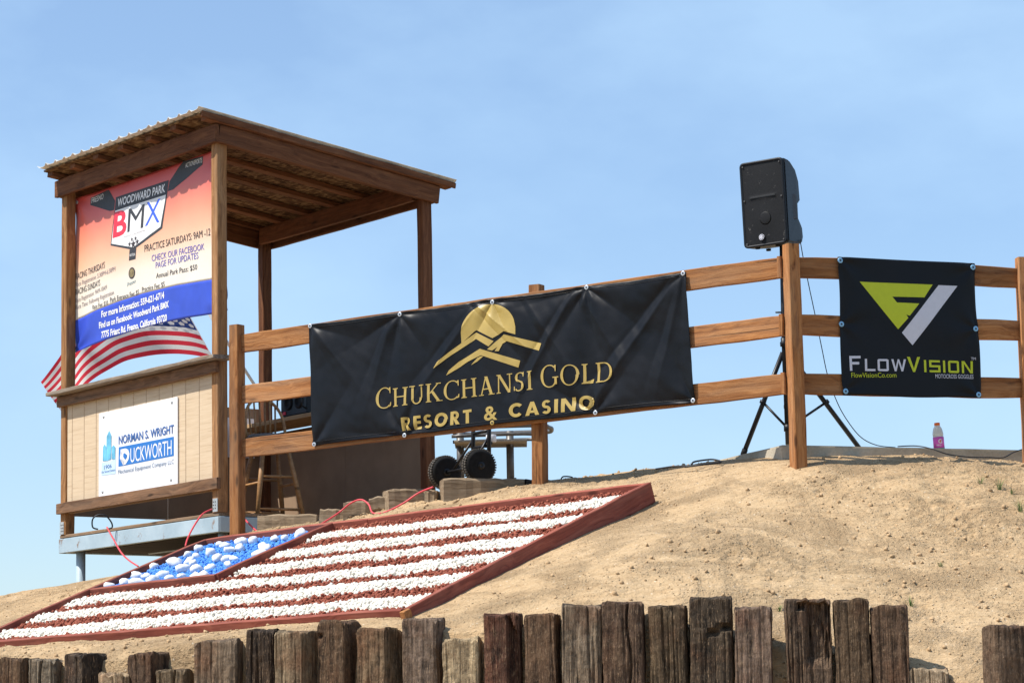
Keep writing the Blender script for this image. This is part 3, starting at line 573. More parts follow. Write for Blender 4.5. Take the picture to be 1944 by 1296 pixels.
# ================================================================== BOOTH
bt = thing('announcer_booth', booth(1.25, 1.0, -0.95), 'wooden announcer booth with corrugated shed roof on blue steel deck', 'booth')
a_, b_, w_ = 2.51, 1.99, 0.089
zb, sl, zd = 2.69, 0.1318, -0.257
def post(l, r, z0, z1, m='post'): return board('post', booth(l, r, z0), booth(l, r, z1), w_, w_, MAT[m], bt, upv=BR_, bev=0.006)
h_ = w_ / 2
post(h_, h_, zd, zb - 0.03); post(a_ - h_, h_, zd, zb - 0.03)
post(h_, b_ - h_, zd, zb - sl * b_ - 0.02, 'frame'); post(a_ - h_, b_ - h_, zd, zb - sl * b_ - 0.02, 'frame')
# beams
bh = 0.145
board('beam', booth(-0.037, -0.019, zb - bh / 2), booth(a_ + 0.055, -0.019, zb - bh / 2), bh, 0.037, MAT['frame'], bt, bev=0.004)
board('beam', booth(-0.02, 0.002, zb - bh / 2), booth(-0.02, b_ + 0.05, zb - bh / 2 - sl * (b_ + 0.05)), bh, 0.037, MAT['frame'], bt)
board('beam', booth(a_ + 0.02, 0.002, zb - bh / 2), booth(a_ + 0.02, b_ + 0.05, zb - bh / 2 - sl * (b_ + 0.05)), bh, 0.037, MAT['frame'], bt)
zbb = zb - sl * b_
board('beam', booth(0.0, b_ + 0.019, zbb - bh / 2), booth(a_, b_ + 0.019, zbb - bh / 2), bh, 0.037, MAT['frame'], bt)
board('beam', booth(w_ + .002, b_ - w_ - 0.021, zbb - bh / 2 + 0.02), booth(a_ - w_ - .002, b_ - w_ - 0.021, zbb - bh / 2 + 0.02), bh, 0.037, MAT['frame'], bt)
# roof
def roofz(r): return zb - sl * r
rf_cov = booth(a_ / 2, 1.0, roofz(1.0) + 0.05)
nrm = (ZU + BR_ * sl).normalized()
me = mesh_from('sheathing', [booth(l, r, roofz(r) + dz) for dz in (0.041, 0.053) for l, r in ((-0.05, -0.15), (a_ + 0.03, -0.15), (a_ + 0.03, b_ + 0.17), (-0.05, b_ + 0.17))],
               [(0, 3, 2, 1), (4, 5, 6, 7), (0, 1, 5, 4), (1, 2, 6, 5), (2, 3, 7, 6), (3, 0, 4, 7)])
# local frame along the roof for the strand pattern
mw = Matrix.Identity(4)
for i in range(3): mw[i][0] = BR_[i]; mw[i][1] = BL_[i]; mw[i][2] = ZU[i]; mw[i][3] = BO[i]
me.transform(mw.inverted())
roof = link('roof', me, MAT['osb'], bt, mw)
for l in (-0.02, 0.42, 0.84, 1.26, 1.68, 2.1, 2.49):
    r0 = -0.13 + RNG.uniform(-0.012, 0.012)
    board('rafter', booth(l, r0, roofz(r0) + 0.0205), booth(l, b_ + 0.15, roofz(b_ + 0.15) + 0.0205), 0.038, 0.089, MAT['frame'], roof)
board('fascia', booth(-0.062, -0.17, roofz(-0.17) + 0.032), booth(-0.062, b_ + 0.19, roofz(b_ + 0.19) + 0.032), 0.055, 0.02, MAT['frame'], roof, chip=0.012)
# corrugated sheets: ridges run down the slope
def corr(l0, l1, r0, r1, dz):
    vs, fs = [], []; n = int((l1 - l0) / 0.012); rows = [r0 + (r1 - r0) * k / 6 for k in range(7)]
    for r in rows:
        for i in range(n + 1):
            l = l0 + (l1 - l0) * i / n; ph = (l / 0.155) % 1.0
            h = 0.022 * max(0.0, 1 - abs(ph - 0.5) / 0.17) ** 0.8
            vs.append(booth(l, r + 0.004 * math.sin(l * 31), roofz(r) + 0.056 + dz + h))
    for k in range(6):
        for i in range(n):
            a = k * (n + 1) + i; fs.append((a, a + 1, a + n + 2, a + n + 1))
    me = mesh_from('corr', vs, fs); o = link('roofing_sheet', me, MAT['roofmetal'], roof)
    md = o.modifiers.new('thick', 'SOLIDIFY'); md.thickness = 0.0025; return o
corr(-0.075, 0.80, -0.2, b_ + 0.2, 0.003); corr(0.775, 1.66, -0.2, b_ + 0.2, 0.0); corr(1.63, a_ + 0.05, -0.2, b_ + 0.2, 0.003)
# front wall
fw_ = thing  # noqa
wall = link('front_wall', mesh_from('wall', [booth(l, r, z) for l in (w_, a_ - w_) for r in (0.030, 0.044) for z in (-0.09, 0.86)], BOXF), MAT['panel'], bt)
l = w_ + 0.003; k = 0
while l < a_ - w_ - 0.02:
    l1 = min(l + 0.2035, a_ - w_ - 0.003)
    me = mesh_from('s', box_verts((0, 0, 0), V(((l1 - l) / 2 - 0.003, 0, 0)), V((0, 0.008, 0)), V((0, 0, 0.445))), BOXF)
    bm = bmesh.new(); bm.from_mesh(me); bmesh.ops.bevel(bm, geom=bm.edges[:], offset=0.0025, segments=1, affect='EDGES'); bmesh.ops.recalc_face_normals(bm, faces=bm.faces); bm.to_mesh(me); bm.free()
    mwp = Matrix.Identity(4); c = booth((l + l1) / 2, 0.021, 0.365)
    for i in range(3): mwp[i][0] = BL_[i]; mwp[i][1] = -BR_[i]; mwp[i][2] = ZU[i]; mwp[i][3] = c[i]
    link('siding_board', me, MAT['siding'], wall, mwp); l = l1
board('skirt_board', booth(-0.04, -0.019, -0.0445), booth(a_ + 0.0, -0.019, -0.0445), 0.089, 0.037, MAT['skirt'], bt)
board('trim_board', booth(-0.03, -0.019, 0.833), booth(a_ + 0.0, -0.019, 0.833), 0.089, 0.037, MAT['skirt'], bt)
board('sill', booth(-0.12, -0.02, 0.897), booth(a_ + 0.05, -0.02, 0.897), 0.036, 0.185, MAT['sill'], bt, bev=0.006, chip=0.006)
# side and back walls
def panel_wall(name, P0, P1, n, z0, z1):
    # P0,P1 (l,r); seams between sheets
    for i in range(n):
        q0 = [P0[j] + (P1[j] - P0[j]) * (i / n) for j in (0, 1)]; q1 = [P0[j] + (P1[j] - P0[j]) * ((i + 1) / n) for j in (0, 1)]
        A0, A1 = booth(q0[0], q0[1], 0), booth(q1[0], q1[1], 0); d = (A1 - A0).normalized(); A0 += d * 0.003; A1 -= d * 0.003
        c = (A0 + A1) / 2; box(name, (c.x, c.y, BO.z + (z0 + z1) / 2), d * ((A1 - A0).length / 2), d.cross(ZU) * 0.006, ZU * ((z1 - z0) / 2), MAT['panel'], bt, 0.001, 1)
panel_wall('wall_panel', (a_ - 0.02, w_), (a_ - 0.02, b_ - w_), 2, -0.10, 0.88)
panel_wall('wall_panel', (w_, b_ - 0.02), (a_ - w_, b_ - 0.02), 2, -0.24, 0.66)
board('counter', booth(0.02, b_ - 0.2, 0.69), booth(a_ - 0.03, b_ - 0.2, 0.69), 0.036, 0.36, MAT['shelf'], bt)
box('notice_board', booth(a_ - 0.045, 1.55, 0.62), BR_ * 0.28, BL_ * 0.004, ZU * 0.17, MAT['signwhite'], bt)
# deck
for i in range(11):
    r = 0.09 + i * 0.182
    board('deck_board', booth(-0.0, r, zd - 0.014), booth(a_ + 0.01, r, zd - 0.014), 0.026, 0.172, MAT['deckwood'], bt)
zs0 = zd - 0.03 - 0.06
def channel(A, B):
    out = (B - A).normalized().cross(ZU)
    box('steel_channel', (A + B) / 2, (B - A) / 2, out * 0.006, ZU * 0.058, MAT['steel'], bt, 0.003, 1)
    for s in (-1, 1): box('steel_flange', (A + B) / 2 - out * 0.028 + ZU * (s * 0.052), (B - A) / 2 - (B - A).normalized() * 0.01, out * 0.022, ZU * 0.004, MAT['steel'], bt)
channel(booth(a_ + 0.012, 0.0, zs0), booth(-0.012, 0.0, zs0)); channel(booth(-0.012, 0.004, zs0), booth(-0.012, b_ + 0.02, zs0))
channel(booth(-0.012, b_ + 0.02, zs0), booth(a_ + 0.012, b_ + 0.02, zs0)); channel(booth(a_ + 0.012, b_ + 0.02, zs0), booth(a_ + 0.012, 0.004, zs0))
for r in (0.5, 1.0, 1.5): board('joist', booth(0.02, r, zs0 + 0.01), booth(a_ - 0.02, r, zs0 + 0.01), 0.09, 0.045, MAT['shadedstep'], bt)
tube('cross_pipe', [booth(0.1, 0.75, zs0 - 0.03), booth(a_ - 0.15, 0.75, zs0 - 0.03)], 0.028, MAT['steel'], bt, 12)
box('deck_underside', booth(a_ / 2, b_ / 2 + 0.05, zs0 - 0.045), BL_ * (a_ / 2 - 0.05), BR_ * (b_ / 2 - 0.1), ZU * 0.004, MAT['shadedstep'], bt)
for l, r in ((a_ - 0.17, 0.10), (0.10, 0.10), (0.1, b_ - 0.1), (a_ - 0.17, b_ - 0.1)):
    p = booth(l, r, 0); tube('steel_leg', [V((p.x, p.y, 2.2)), V((p.x, p.y, BO.z + zs0 - 0.05))], 0.038, MAT['steel'], bt, 18)
for l in (h_, a_ - h_):
    br = box('post_bracket', booth(l - (0.008 if l < 1 else -0.008), -0.003, zd + 0.055), BL_ * 0.034, BR_ * 0.002, ZU * 0.05, MAT['galv'], bt)
    for dz in (-0.025, 0.0, 0.025):
        for dl in (-0.014, 0.014): lathe('screw', booth(l + dl, -0.0055, zd + 0.055 + dz), -BR_, [(0, 0.005), (0.003, 0.004)], MAT['char'], br, 8)

# ================================================================== FENCE
ft = thing('rail_fence', V((1.85, 18.3, 3.35)), 'three-rail wooden fence with a corner post along the crest of the dirt mound', 'fence')
def fpost(base, topp, m='fence', turn=0.0, h=w_):
    x = (V(topp) - V(base)).normalized(); upv = FN * math.cos(turn) + FU * math.sin(turn)
    return board('post', base, topp, w_, w_, MAT[m], ft, upv=upv, bev=0.007, jit=0.002)
fpost(fence(-0.055, 2.9, 0.0), fence(-0.055, 4.69, 0.0), turn=0.0)
fpost(fence(2.515, 3.05, -0.085), fence(2.515, 4.735, -0.085), turn=0.1)
fpost(fence(4.545, 3.0, 0.0) , fence(4.535, 4.785, 0.0), turn=-0.62)
fpost(fence2(1.72, 3.1, 0.0), fence2(1.73, 4.78, 0.0), turn=-0.9)
for z0, z1 in ((4.551, 4.643), (4.169, 4.26), (3.772, 3.876)):
    board('rail', fence(-0.01, z0, -0.019), fence(4.50, z1, -0.019), 0.139, 0.038, MAT['fence'], ft, jit=0.0025, bow=RNG.uniform(-0.012, 0.008))
for z0, z1 in ((4.642, 4.639), (4.262, 4.284), (3.876, 3.894)):
    board('rail', fence2(-0.02, z0, -0.019), fence2(1.70, z1, -0.019), 0.139, 0.038, MAT['fence'], ft, jit=0.0025, bow=RNG.uniform(-0.012, 0.008))
for zc in (4.641, 4.259, 3.875): board('block', fence(4.462, zc - 0.07, 0.012), fence(4.462, zc + 0.07, 0.012), 0.05, 0.03, MAT['fence'], ft, upv=FN)

# ================================================================== PRINT HELPERS
def densify(bm, L):
    for _ in range(6):
        es = [e for e in bm.edges if e.calc_length() > L]
        if not es: break
        bmesh.ops.subdivide_edges(bm, edges=es, cuts=1)
        bmesh.ops.triangulate(bm, faces=[f for f in bm.faces if len(f.verts) > 3])
_cap = None
def text_mesh(s, bold=0.0):
    cu = bpy.data.curves.new('t', 'FONT'); cu.body = s; cu.size = 1.0; cu.resolution_u = 3; cu.offset = bold
    ob = bpy.data.objects.new('t', cu); COL.objects.link(ob); dg = bpy.context.evaluated_depsgraph_get(); dg.update()
    me = bpy.data.meshes.new_from_object(ob.evaluated_get(dg)); bpy.data.objects.remove(ob); bpy.data.curves.remove(cu); return me
def put_text(name, entry, surf, m, parent, dens=0.0, lift=0.002):
    global _cap
    s, p0, p1, cap, col, bold, sh = entry
    if _cap is None:
        q = text_mesh('H'); _cap = max(v.co.y for v in q.vertices)
    me = text_mesh(s, bold); xs = [v.co.x for v in me.vertices]; x0, x1 = min(xs), max(xs)
    bm = bmesh.new(); bm.from_mesh(me); bmesh.ops.triangulate(bm, faces=bm.faces[:])
    for v in bm.verts:
        k = (v.co.x - x0) / (x1 - x0); y = v.co.y / _cap * cap
        v.co = V((p0[0] + (p1[0] - p0[0]) * k, p0[1] + (p1[1] - p0[1]) * k + y, 0)); v.co.x += sh * y * (1 if p1[0] > p0[0] else -1)
    if dens: densify(bm, dens)
    for v in bm.verts: v.co = surf(v.co.x, v.co.y, lift)
    bm.to_mesh(me); bm.free(); return link(name, me, m, parent)
def put_polys(name, polys, surf, m, parent, dens=0.0, lift=0.002):
    bm = bmesh.new()
    for i, pl in enumerate(polys):
        vs = [bm.verts.new((p[0], p[1], i * 0.00025)) for p in pl]
        try: bm.faces.new(vs)
        except ValueError: pass
    bmesh.ops.triangulate(bm, faces=bm.faces[:], ngon_method='EAR_CLIP')
    if dens: densify(bm, dens)
    for v in bm.verts: v.co = surf(v.co.x, v.co.y, lift + v.co.z)
    me = bpy.data.meshes.new(name); bm.to_mesh(me); bm.free(); return link(name, me, m, parent)
def grid_cloth(name, fn, nu, nv, m, parent, thick=0.0012):
    vs = [fn(i / nu, j / nv) for j in range(nv + 1) for i in range(nu + 1)]
    fs = [(j * (nu + 1) + i, j * (nu + 1) + i + 1, (j + 1) * (nu + 1) + i + 1, (j + 1) * (nu + 1) + i) for j in range(nv) for i in range(nu)]
    o = link(name, mesh_from(name, vs, fs), m, parent, smooth=True)
    md = o.modifiers.new('thick', 'SOLIDIFY'); md.thickness = thick; md.offset = 0
    return o
def ring(name, c, n, r0, r1, m, parent, mi=None):
    o = lathe(name, c, n, [(0, r1), (0.0035, r1), (0.0045, r1 * 0.85), (0.0045, r0)], m, parent, 16)
    if mi is not None: lathe('eyelet_hole', V(c) + V(n) * 0.0052, n, [(0, r0), (0.0008, r0 * 0.9)], mi, o, 12)
    return o
def star_poly(c, s, k=0.4, rot=0.0):
    return [(c[0] + s * (1 if i % 2 == 0 else k) * math.sin(math.pi * i / 5 + rot), c[1] + s * (1 if i % 2 == 0 else k) * math.cos(math.pi * i / 5 + rot)) for i in range(10)]

# ================================================================== BLACK CASINO BANNER
gr = CHUK_GROM
def chuk_disp(u, z):
    d = 0.0
    for i, (gu, gzz) in enumerate(gr):
        top_ = i < 5; du, dz = u - gu, z - gzz; R = math.hypot(du, dz) + 1e-6
        ang = math.atan2(du, -dz if top_ else dz)
        if i == 7: continue                                   # that eyelet is not fixed
        kk = (5, 7, 6, 8, 7, 6, 7, 6, 7, 6)[i]
        amp = 0.017 * math.exp(-R / 0.5) * min(1.0, R / 0.09)
        d += amp * 0.8 * (1.6 * abs(math.sin(0.5 * kk * ang + i * 0.85)) - 0.9)
        d -= 0.010 * math.exp(-(R / 0.07) ** 2)
    # diagonal tension folds between top fixings and the bottom ones
    for (ua, za, ub, zb2, wd, am) in ((2.90, 4.66, 2.35, 3.86, 0.05, 0.016), (3.70, 4.66, 2.98, 3.82, 0.06, 0.02), (2.07, 4.64, 2.6, 4.2, 0.05, 0.014), (2.1, 4.62, 1.35, 3.80, 0.06, 0.012), (1.37, 4.62, 1.1, 3.9, 0.06, 0.009), (3.72, 4.6, 3.5, 3.85, 0.05, 0.012), (0.68, 4.58, 1.1, 4.1, 0.06, 0.009), (2.95, 4.6, 3.35, 3.95, 0.07, 0.012), (2.5, 4.6, 2.9, 4.05, .05, .01)):
        dx, dz = ub - ua, zb2 - za; L = math.hypot(dx, dz); t = ((u - ua) * dx + (z - za) * dz) / (L * L); off = ((u - ua) * dz - (z - za) * dx) / L
        tt = min(max(t, 0), 1); e = abs(t - tt) * L
        wv = wd * (0.5 + tt)
        d += 0.85 * am * math.sin(math.pi * (0.12 + 0.82 * tt)) * (math.exp(-abs(off) / (0.55 * wv)) - 0.75 * math.exp(-abs(off - 1.3 * wv) / (0.6 * wv))) * math.exp(-(e / 0.08) ** 2)
    d += 0.009 * mnoise.noise(V((u * 1.7, z * 1.3, 3.0))) + 0.0022 * mnoise.noise(V((u * 17 + z * 9, z * 11 - u * 4, 5.0))) + 0.004 * mnoise.noise(V((u * 6 + z * 3, z * 5, 9.0)))
    return d
def chuk(u, z, lift=0.0): return fence(u, z, 0.022 + chuk_disp(u, z) + lift)
c0, c1, c2, c3 = CHUK_CORN
cb_ = thing('casino_banner', fence(2.2, 3.78, 0.02), 'long black vinyl banner with gold mountain emblem tied to the fence rails', 'banner')
def chuk_uv(i, j):
    top_ = (c0[0] + (c1[0] - c0[0]) * i, c0[1] + (c1[1] - c0[1]) * i - 0.010 * abs(math.sin(math.pi * i * 4))); bt_ = (c3[0] + (c2[0] - c3[0]) * i, c3[1] + (c2[1] - c3[1]) * i + 0.008 * abs(math.sin(math.pi * i * 3)))
    return chuk(top_[0] + (bt_[0] - top_[0]) * j, top_[1] + (bt_[1] - top_[1]) * j)
grid_cloth('sheet', chuk_uv, 330, 104, MAT['vinyl'], cb_)
hem = [chuk_uv(i / 60, 0.025) + FN * 0.001 for i in range(61)]; tube('hem', hem, 0.0022, MAT['vinyl'], cb_, 6)
hem = [chuk_uv(i / 60, 0.97) + FN * 0.001 for i in range(61)]; tube('hem', hem, 0.0022, MAT['vinyl'], cb_, 6)
for i, (u, z) in enumerate(gr): ring('eyelet', chuk(u, z, 0.002), FN, 0.007, 0.0165, MAT['eyelet'] if i != 7 else MAT['gold'], cb_, MAT['char'])
# emblem
(scx, scz), (sl_x, sl_z), (stx, stz), (srx, srz) = CHUK_SUN
rx = (srx - sl_x) / 2; rz = stz - scz
cutL = CHUK_SUNCUT
def cut_z(u):
    for k in range(len(cutL) - 1):
        if cutL[k][0] <= u <= cutL[k + 1][0]:
            t = (u - cutL[k][0]) / (cutL[k + 1][0] - cutL[k][0]); return cutL[k][1] + (cutL[k + 1][1] - cutL[k][1]) * t
    return cutL[0][1] if u < cutL[0][0] else cutL[-1][1]
ucx = (srx + sl_x) / 2
ustep = [ucx - rx * 0.999 + 2 * rx * 0.999 * k / 40 for k in range(41)]
strips = []
for k in range(40):
    u0_, u1_ = ustep[k], ustep[k + 1]; f = lambda u: scz + rz * math.sqrt(max(0, 1 - ((u - ucx) / rx) ** 2))
    g0, g1 = cut_z(u0_), cut_z(u1_)
    if f(u0_) > g0 or f(u1_) > g1: strips.append([(u0_, min(g0, f(u0_))), (u1_, min(g1, f(u1_))), (u1_, max(f(u1_), g1 if f(u1_) > g1 else f(u1_))), (u0_, max(f(u0_), min(g0, f(u0_))))])
bm = bmesh.new()
for s4 in strips:
    vsx = [bm.verts.new((p[0], p[1], 0)) for p in s4]; bm.faces.new(vsx)
bmesh.ops.remove_doubles(bm, verts=bm.verts[:], dist=1e-5); bmesh.ops.triangulate(bm, faces=bm.faces[:]); densify(bm, 0.012)
for v in bm.verts: v.co = chuk(v.co.x, v.co.y, 0.0036)
me = bpy.data.meshes.new('sun_emblem'); bm.to_mesh(me); bm.free(); link('sun_emblem', me, MAT['gold'], cb_)
put_polys('mountain_emblem', CHUK_STROKES, chuk, MAT['gold'], cb_, 0.012, 0.0036)
# ---- drawn roman capitals for the name
def arc_band(cx, cy, rx, ry, a0, a1, thick, thin, n=22):
    out, inn = [], []
    for i in range(n + 1):
        a = a0 + (a1 - a0) * i / n; th = thin + (thick - thin) * abs(math.cos(a)) ** 1.5
        out.append((cx + rx * math.cos(a), cy + ry * math.sin(a))); inn.append((cx + (rx - th) * math.cos(a), cy + (ry - thin - (th - thin) * 0.1) * math.sin(a)))
    return [[out[i], out[i + 1], inn[i + 1], inn[i]] for i in range(n)]
def stem(x, w=0.13, y0=0.0, y1=1.0, serif=True):
    P = [[(x, y0), (x + w, y0), (x + w, y1), (x, y1)]]
    if serif:
        for y, s in ((y0, 1), (y1, -1)): P.append([(x - 0.08, y), (x + w + 0.08, y), (x + w + 0.08, y + s * 0.03), (x + w, y + s * 0.07), (x, y + s * 0.07), (x - 0.08, y + s * 0.03)])
    return P
def diag(x0, y0, x1, y1, w): return [[(x0, y0), (x0 + w, y0), (x1 + w, y1), (x1, y1)]]
pi = math.pi
def glyph(c):
    if c == 'I': return stem(0.09), 0.31
    if c == 'H': return stem(0.09) + stem(0.62) + [[(0.2, 0.48), (0.64, 0.48), (0.64, 0.54), (0.2, 0.54)]], 0.86
    if c == 'L': return stem(0.09) + [[(0.1, 0), (0.55, 0), (0.6, 0.2), (0.55, 0.2), (0.48, 0.06), (0.1, 0.06)]], 0.62
    if c == 'U': return stem(0.09, y0=0.3, serif=False) + stem(0.63, 0.07, y0=0.3, serif=False) + arc_band(0.395, 0.32, 0.305, 0.34, pi, 2 * pi, 0.12, 0.06) + [[(0.0, 0.95), (0.31, 0.95), (0.31, 1.0), (0.0, 1.0)], [(0.54, 0.95), (0.79, 0.95), (0.79, 1.0), (0.54, 1.0)]], 0.80
    if c == 'N': return stem(0.1, 0.06) + stem(0.66, 0.06, serif=False) + diag(0.08, 1.0, 0.60, 0.0, 0.14) + [[(0.56, 0.95), (0.82, 0.95), (0.82, 1.0), (0.56, 1.0)]], 0.84
    if c == 'A': return diag(0.10, 0.0, 0.36, 1.0, 0.06) + diag(0.60, 0.0, 0.32, 1.0, 0.15) + [[(0.2, 0.3), (0.62, 0.3), (0.60, 0.36), (0.22, 0.36)], [(0.0, 0), (0.27, 0), (0.27, 0.04), (0.0, 0.04)], [(0.52, 0), (0.84, 0), (0.84, 0.04), (0.52, 0.04)]], 0.84
    if c == 'K': return stem(0.09) + diag(0.2, 0.46, 0.62, 1.0, 0.07) + diag(0.62, 0.0, 0.27, 0.58, 0.15) + [[(0.54, 0.95), (0.8, 0.95), (0.8, 1.0), (0.54, 1.0)], [(0.56, 0), (0.88, 0), (0.88, 0.04), (0.56, 0.04)]], 0.86
    if c == 'C': return arc_band(0.47, 0.5, 0.45, 0.53, pi * 0.27, pi * 1.73, 0.14, 0.05) + [[(0.74, 0.98), (0.79, 0.7), (0.83, 0.7), (0.83, 1.0)], [(0.72, 0.03), (0.82, 0.25), (0.86, 0.25), (0.84, 0.08)]], 0.86
    if c == 'G': return arc_band(0.48, 0.5, 0.46, 0.53, pi * 0.27, pi * 1.8, 0.14, 0.05) + stem(0.76, 0.12, 0.1, 0.42, False) + [[(0.66, 0.4), (0.97, 0.4), (0.97, 0.45), (0.66, 0.45)], [(0.76, 0.98), (0.8, 0.7), (0.84, 0.7), (0.84, 1.0)]], 0.98
    if c == 'O': return arc_band(0.49, 0.5, 0.47, 0.53, 0, 2 * pi, 0.14, 0.05, 36), 0.98
    if c == 'D': return stem(0.09) + arc_band(0.38, 0.5, 0.5, 0.5, -pi / 2, pi / 2, 0.14, 0.055) + [[(0.15, 0.0), (0.4, 0.0), (0.4, 0.06), (0.15, 0.06)], [(0.15, 0.94), (0.4, 0.94), (0.4, 1.0), (0.15, 1.0)]], 0.92
    if c == 'S': return arc_band(0.29, 0.74, 0.245, 0.27, pi * 0.2, pi * 1.45, 0.12, 0.055) + arc_band(0.29, 0.25, 0.26, 0.27, -pi * 0.82, pi * 0.45, 0.12, 0.055) + [[(0.1, 0.62), (0.22, 0.53), (0.47, 0.4), (0.5, 0.46), (0.36, 0.5), (0.2, 0.62)], [(0.46, 0.98), (0.48, 0.75), (0.52, 0.75), (0.52, 1.0)], [(0.05, 0.02), (0.04, 0.26), (0.08, 0.26), (0.11, 0.05)]], 0.58
for (s, p0, p1, cap, *_r) in CHUK_NAME:
    gs = [glyph(c) for c in s]; tot = sum(g[1] for g in gs) + 0.07 * (len(gs) - 1); x = 0.0
    for ch, (pl, adv) in zip(s, gs):
        big = 1.1 if (ch in 'CG' and x == 0) else 1.0
        polys = [[(p0[0] + (p1[0] - p0[0]) * (x + q[0]) / tot, p0[1] + (p1[1] - p0[1]) * (x + q[0]) / tot + q[1] * cap * big) for q in P] for P in pl]
        put_polys('letter', polys, chuk, MAT['gold'], cb_, 0.015, 0.003); x += adv + 0.07

def heavy(c):
    t = 0.25; R = lambda x0, y0, x1, y1: [(x0, y0), (x1, y0), (x1, y1), (x0, y1)]
    if c == 'R': return [R(0, 0, t, 1)] + arc_band(0.36, 0.69, 0.33, 0.31, -pi / 2, pi / 2, 0.24, 0.2) + [R(0.2, 0.38, 0.37, 0.58), R(0.2, 0.8, 0.37, 1.0), [(0.26, 0.42), (0.5, 0.42), (0.78, 0), (0.48, 0)]], 0.78
    if c == 'E': return [R(0, 0, t, 1), R(t, 0, 0.58, 0.2), R(t, 0.4, 0.55, 0.6), R(t, 0.8, 0.58, 1)], 0.6
    if c == 'S': return arc_band(0.31, 0.71, 0.3, 0.3, pi * 0.2, pi * 1.5, 0.22, 0.19) + arc_band(0.32, 0.29, 0.32, 0.3, -pi * 0.83, pi * 0.5, 0.22, 0.19), 0.64
    if c == 'O': return arc_band(0.52, 0.5, 0.52, 0.52, 0, 2 * pi, 0.27, 0.23, 36), 1.04
    if c == 'C': return arc_band(0.52, 0.5, 0.52, 0.52, pi * 0.24, pi * 1.76, 0.27, 0.23, 30), 0.92
    if c == 'T': return [R(0.22, 0, 0.22 + t, 0.8), R(0, 0.8, 0.69, 1)], 0.69
    if c == 'I': return [R(0, 0, t, 1)], t
    if c == 'N': return [R(0, 0, t, 1), R(0.72, 0, 0.72 + t, 1), [(0.02, 1), (0.28, 1), (0.95, 0), (0.69, 0)]], 0.97
    if c == 'A': return [[(0, 0), (0.27, 0), (0.6, 1), (0.36, 1)], [(0.7, 0), (0.97, 0), (0.61, 1), (0.37, 1)], R(0.25, 0.18, 0.72, 0.36)], 0.97
for e in CHUK_TEXT:
    s, p0, p1, cap, *_r = e
    if s == '&': put_text('lettering', e[:5] + (0.02, 0), chuk, MAT['gold'], cb_, 0.015, 0.003); continue
    gs = [heavy(c) for c in s]; gap = 0.2; tot = sum(g[1] for g in gs) + gap * (len(gs) - 1); x = 0
    for pl, adv in gs:
        put_polys('letter', [[(p0[0] + (p1[0] - p0[0]) * (x + q[0]) / tot, p0[1] + (p1[1] - p0[1]) * (x + q[0]) / tot + q[1] * cap) for q in P] for P in pl], chuk, MAT['gold'], cb_, 0.015, 0.003); x += adv + gap

# ================================================================== BLACK GOGGLE BANNER
def flow_disp(u, z):
    d = 0.010 * mnoise.noise(V((u * 2.2, z * 2.2, 1.0))) + 0.004 * math.sin(9 * (z - 3.8) + 3 * u) * math.exp(-((z - 4.25) / 0.2) ** 2)
    for i, (gu, gzz) in enumerate(FLOW_GROM):
        R = math.hypot(u - gu, z - gzz); d += 0.007 * math.exp(-R / 0.16) * min(1, R / 0.04) * math.cos(5 * math.atan2(u - gu, z - gzz) + i)
    return d
def flow(u, z, lift=0.0): return fence2(u, z, 0.02 + flow_disp(u, z) + lift)
fb_ = thing('goggle_banner', fence2(0.83, 3.8, 0.02), 'square black vinyl banner with lime and white emblem tied to the fence rails', 'banner')
q0, q1, q2, q3 = FLOW_CORN
def flow_uv(i, j):
    t_ = (q0[0] + (q1[0] - q0[0]) * i, q0[1] + (q1[1] - q0[1]) * i); b2 = (q3[0] + (q2[0] - q3[0]) * i, q3[1] + (q2[1] - q3[1]) * i + 0.004 * math.sin(9 * i))
    sx = 0.006 * math.sin(math.pi * j * 2) * (1 if i > 0.5 else -1) * abs(2 * i - 1)
    return flow(t_[0] + (b2[0] - t_[0]) * j - sx, t_[1] + (b2[1] - t_[1]) * j)
grid_cloth('sheet', flow_uv, 70, 64, MAT['vinyl'], fb_)
for (u, z) in FLOW_GROM: ring('eyelet', flow(u, z, 0.002), GN, 0.007, 0.0185, MAT['grommet'], fb_, MAT['char'])
put_polys('emblem_lime', [FLOW_F], flow, MAT['lime'], fb_, 0.04, 0.003)
put_polys('emblem_slash', [FLOW_SLASH], flow, MAT['signgrey'], fb_, 0.04, 0.003)
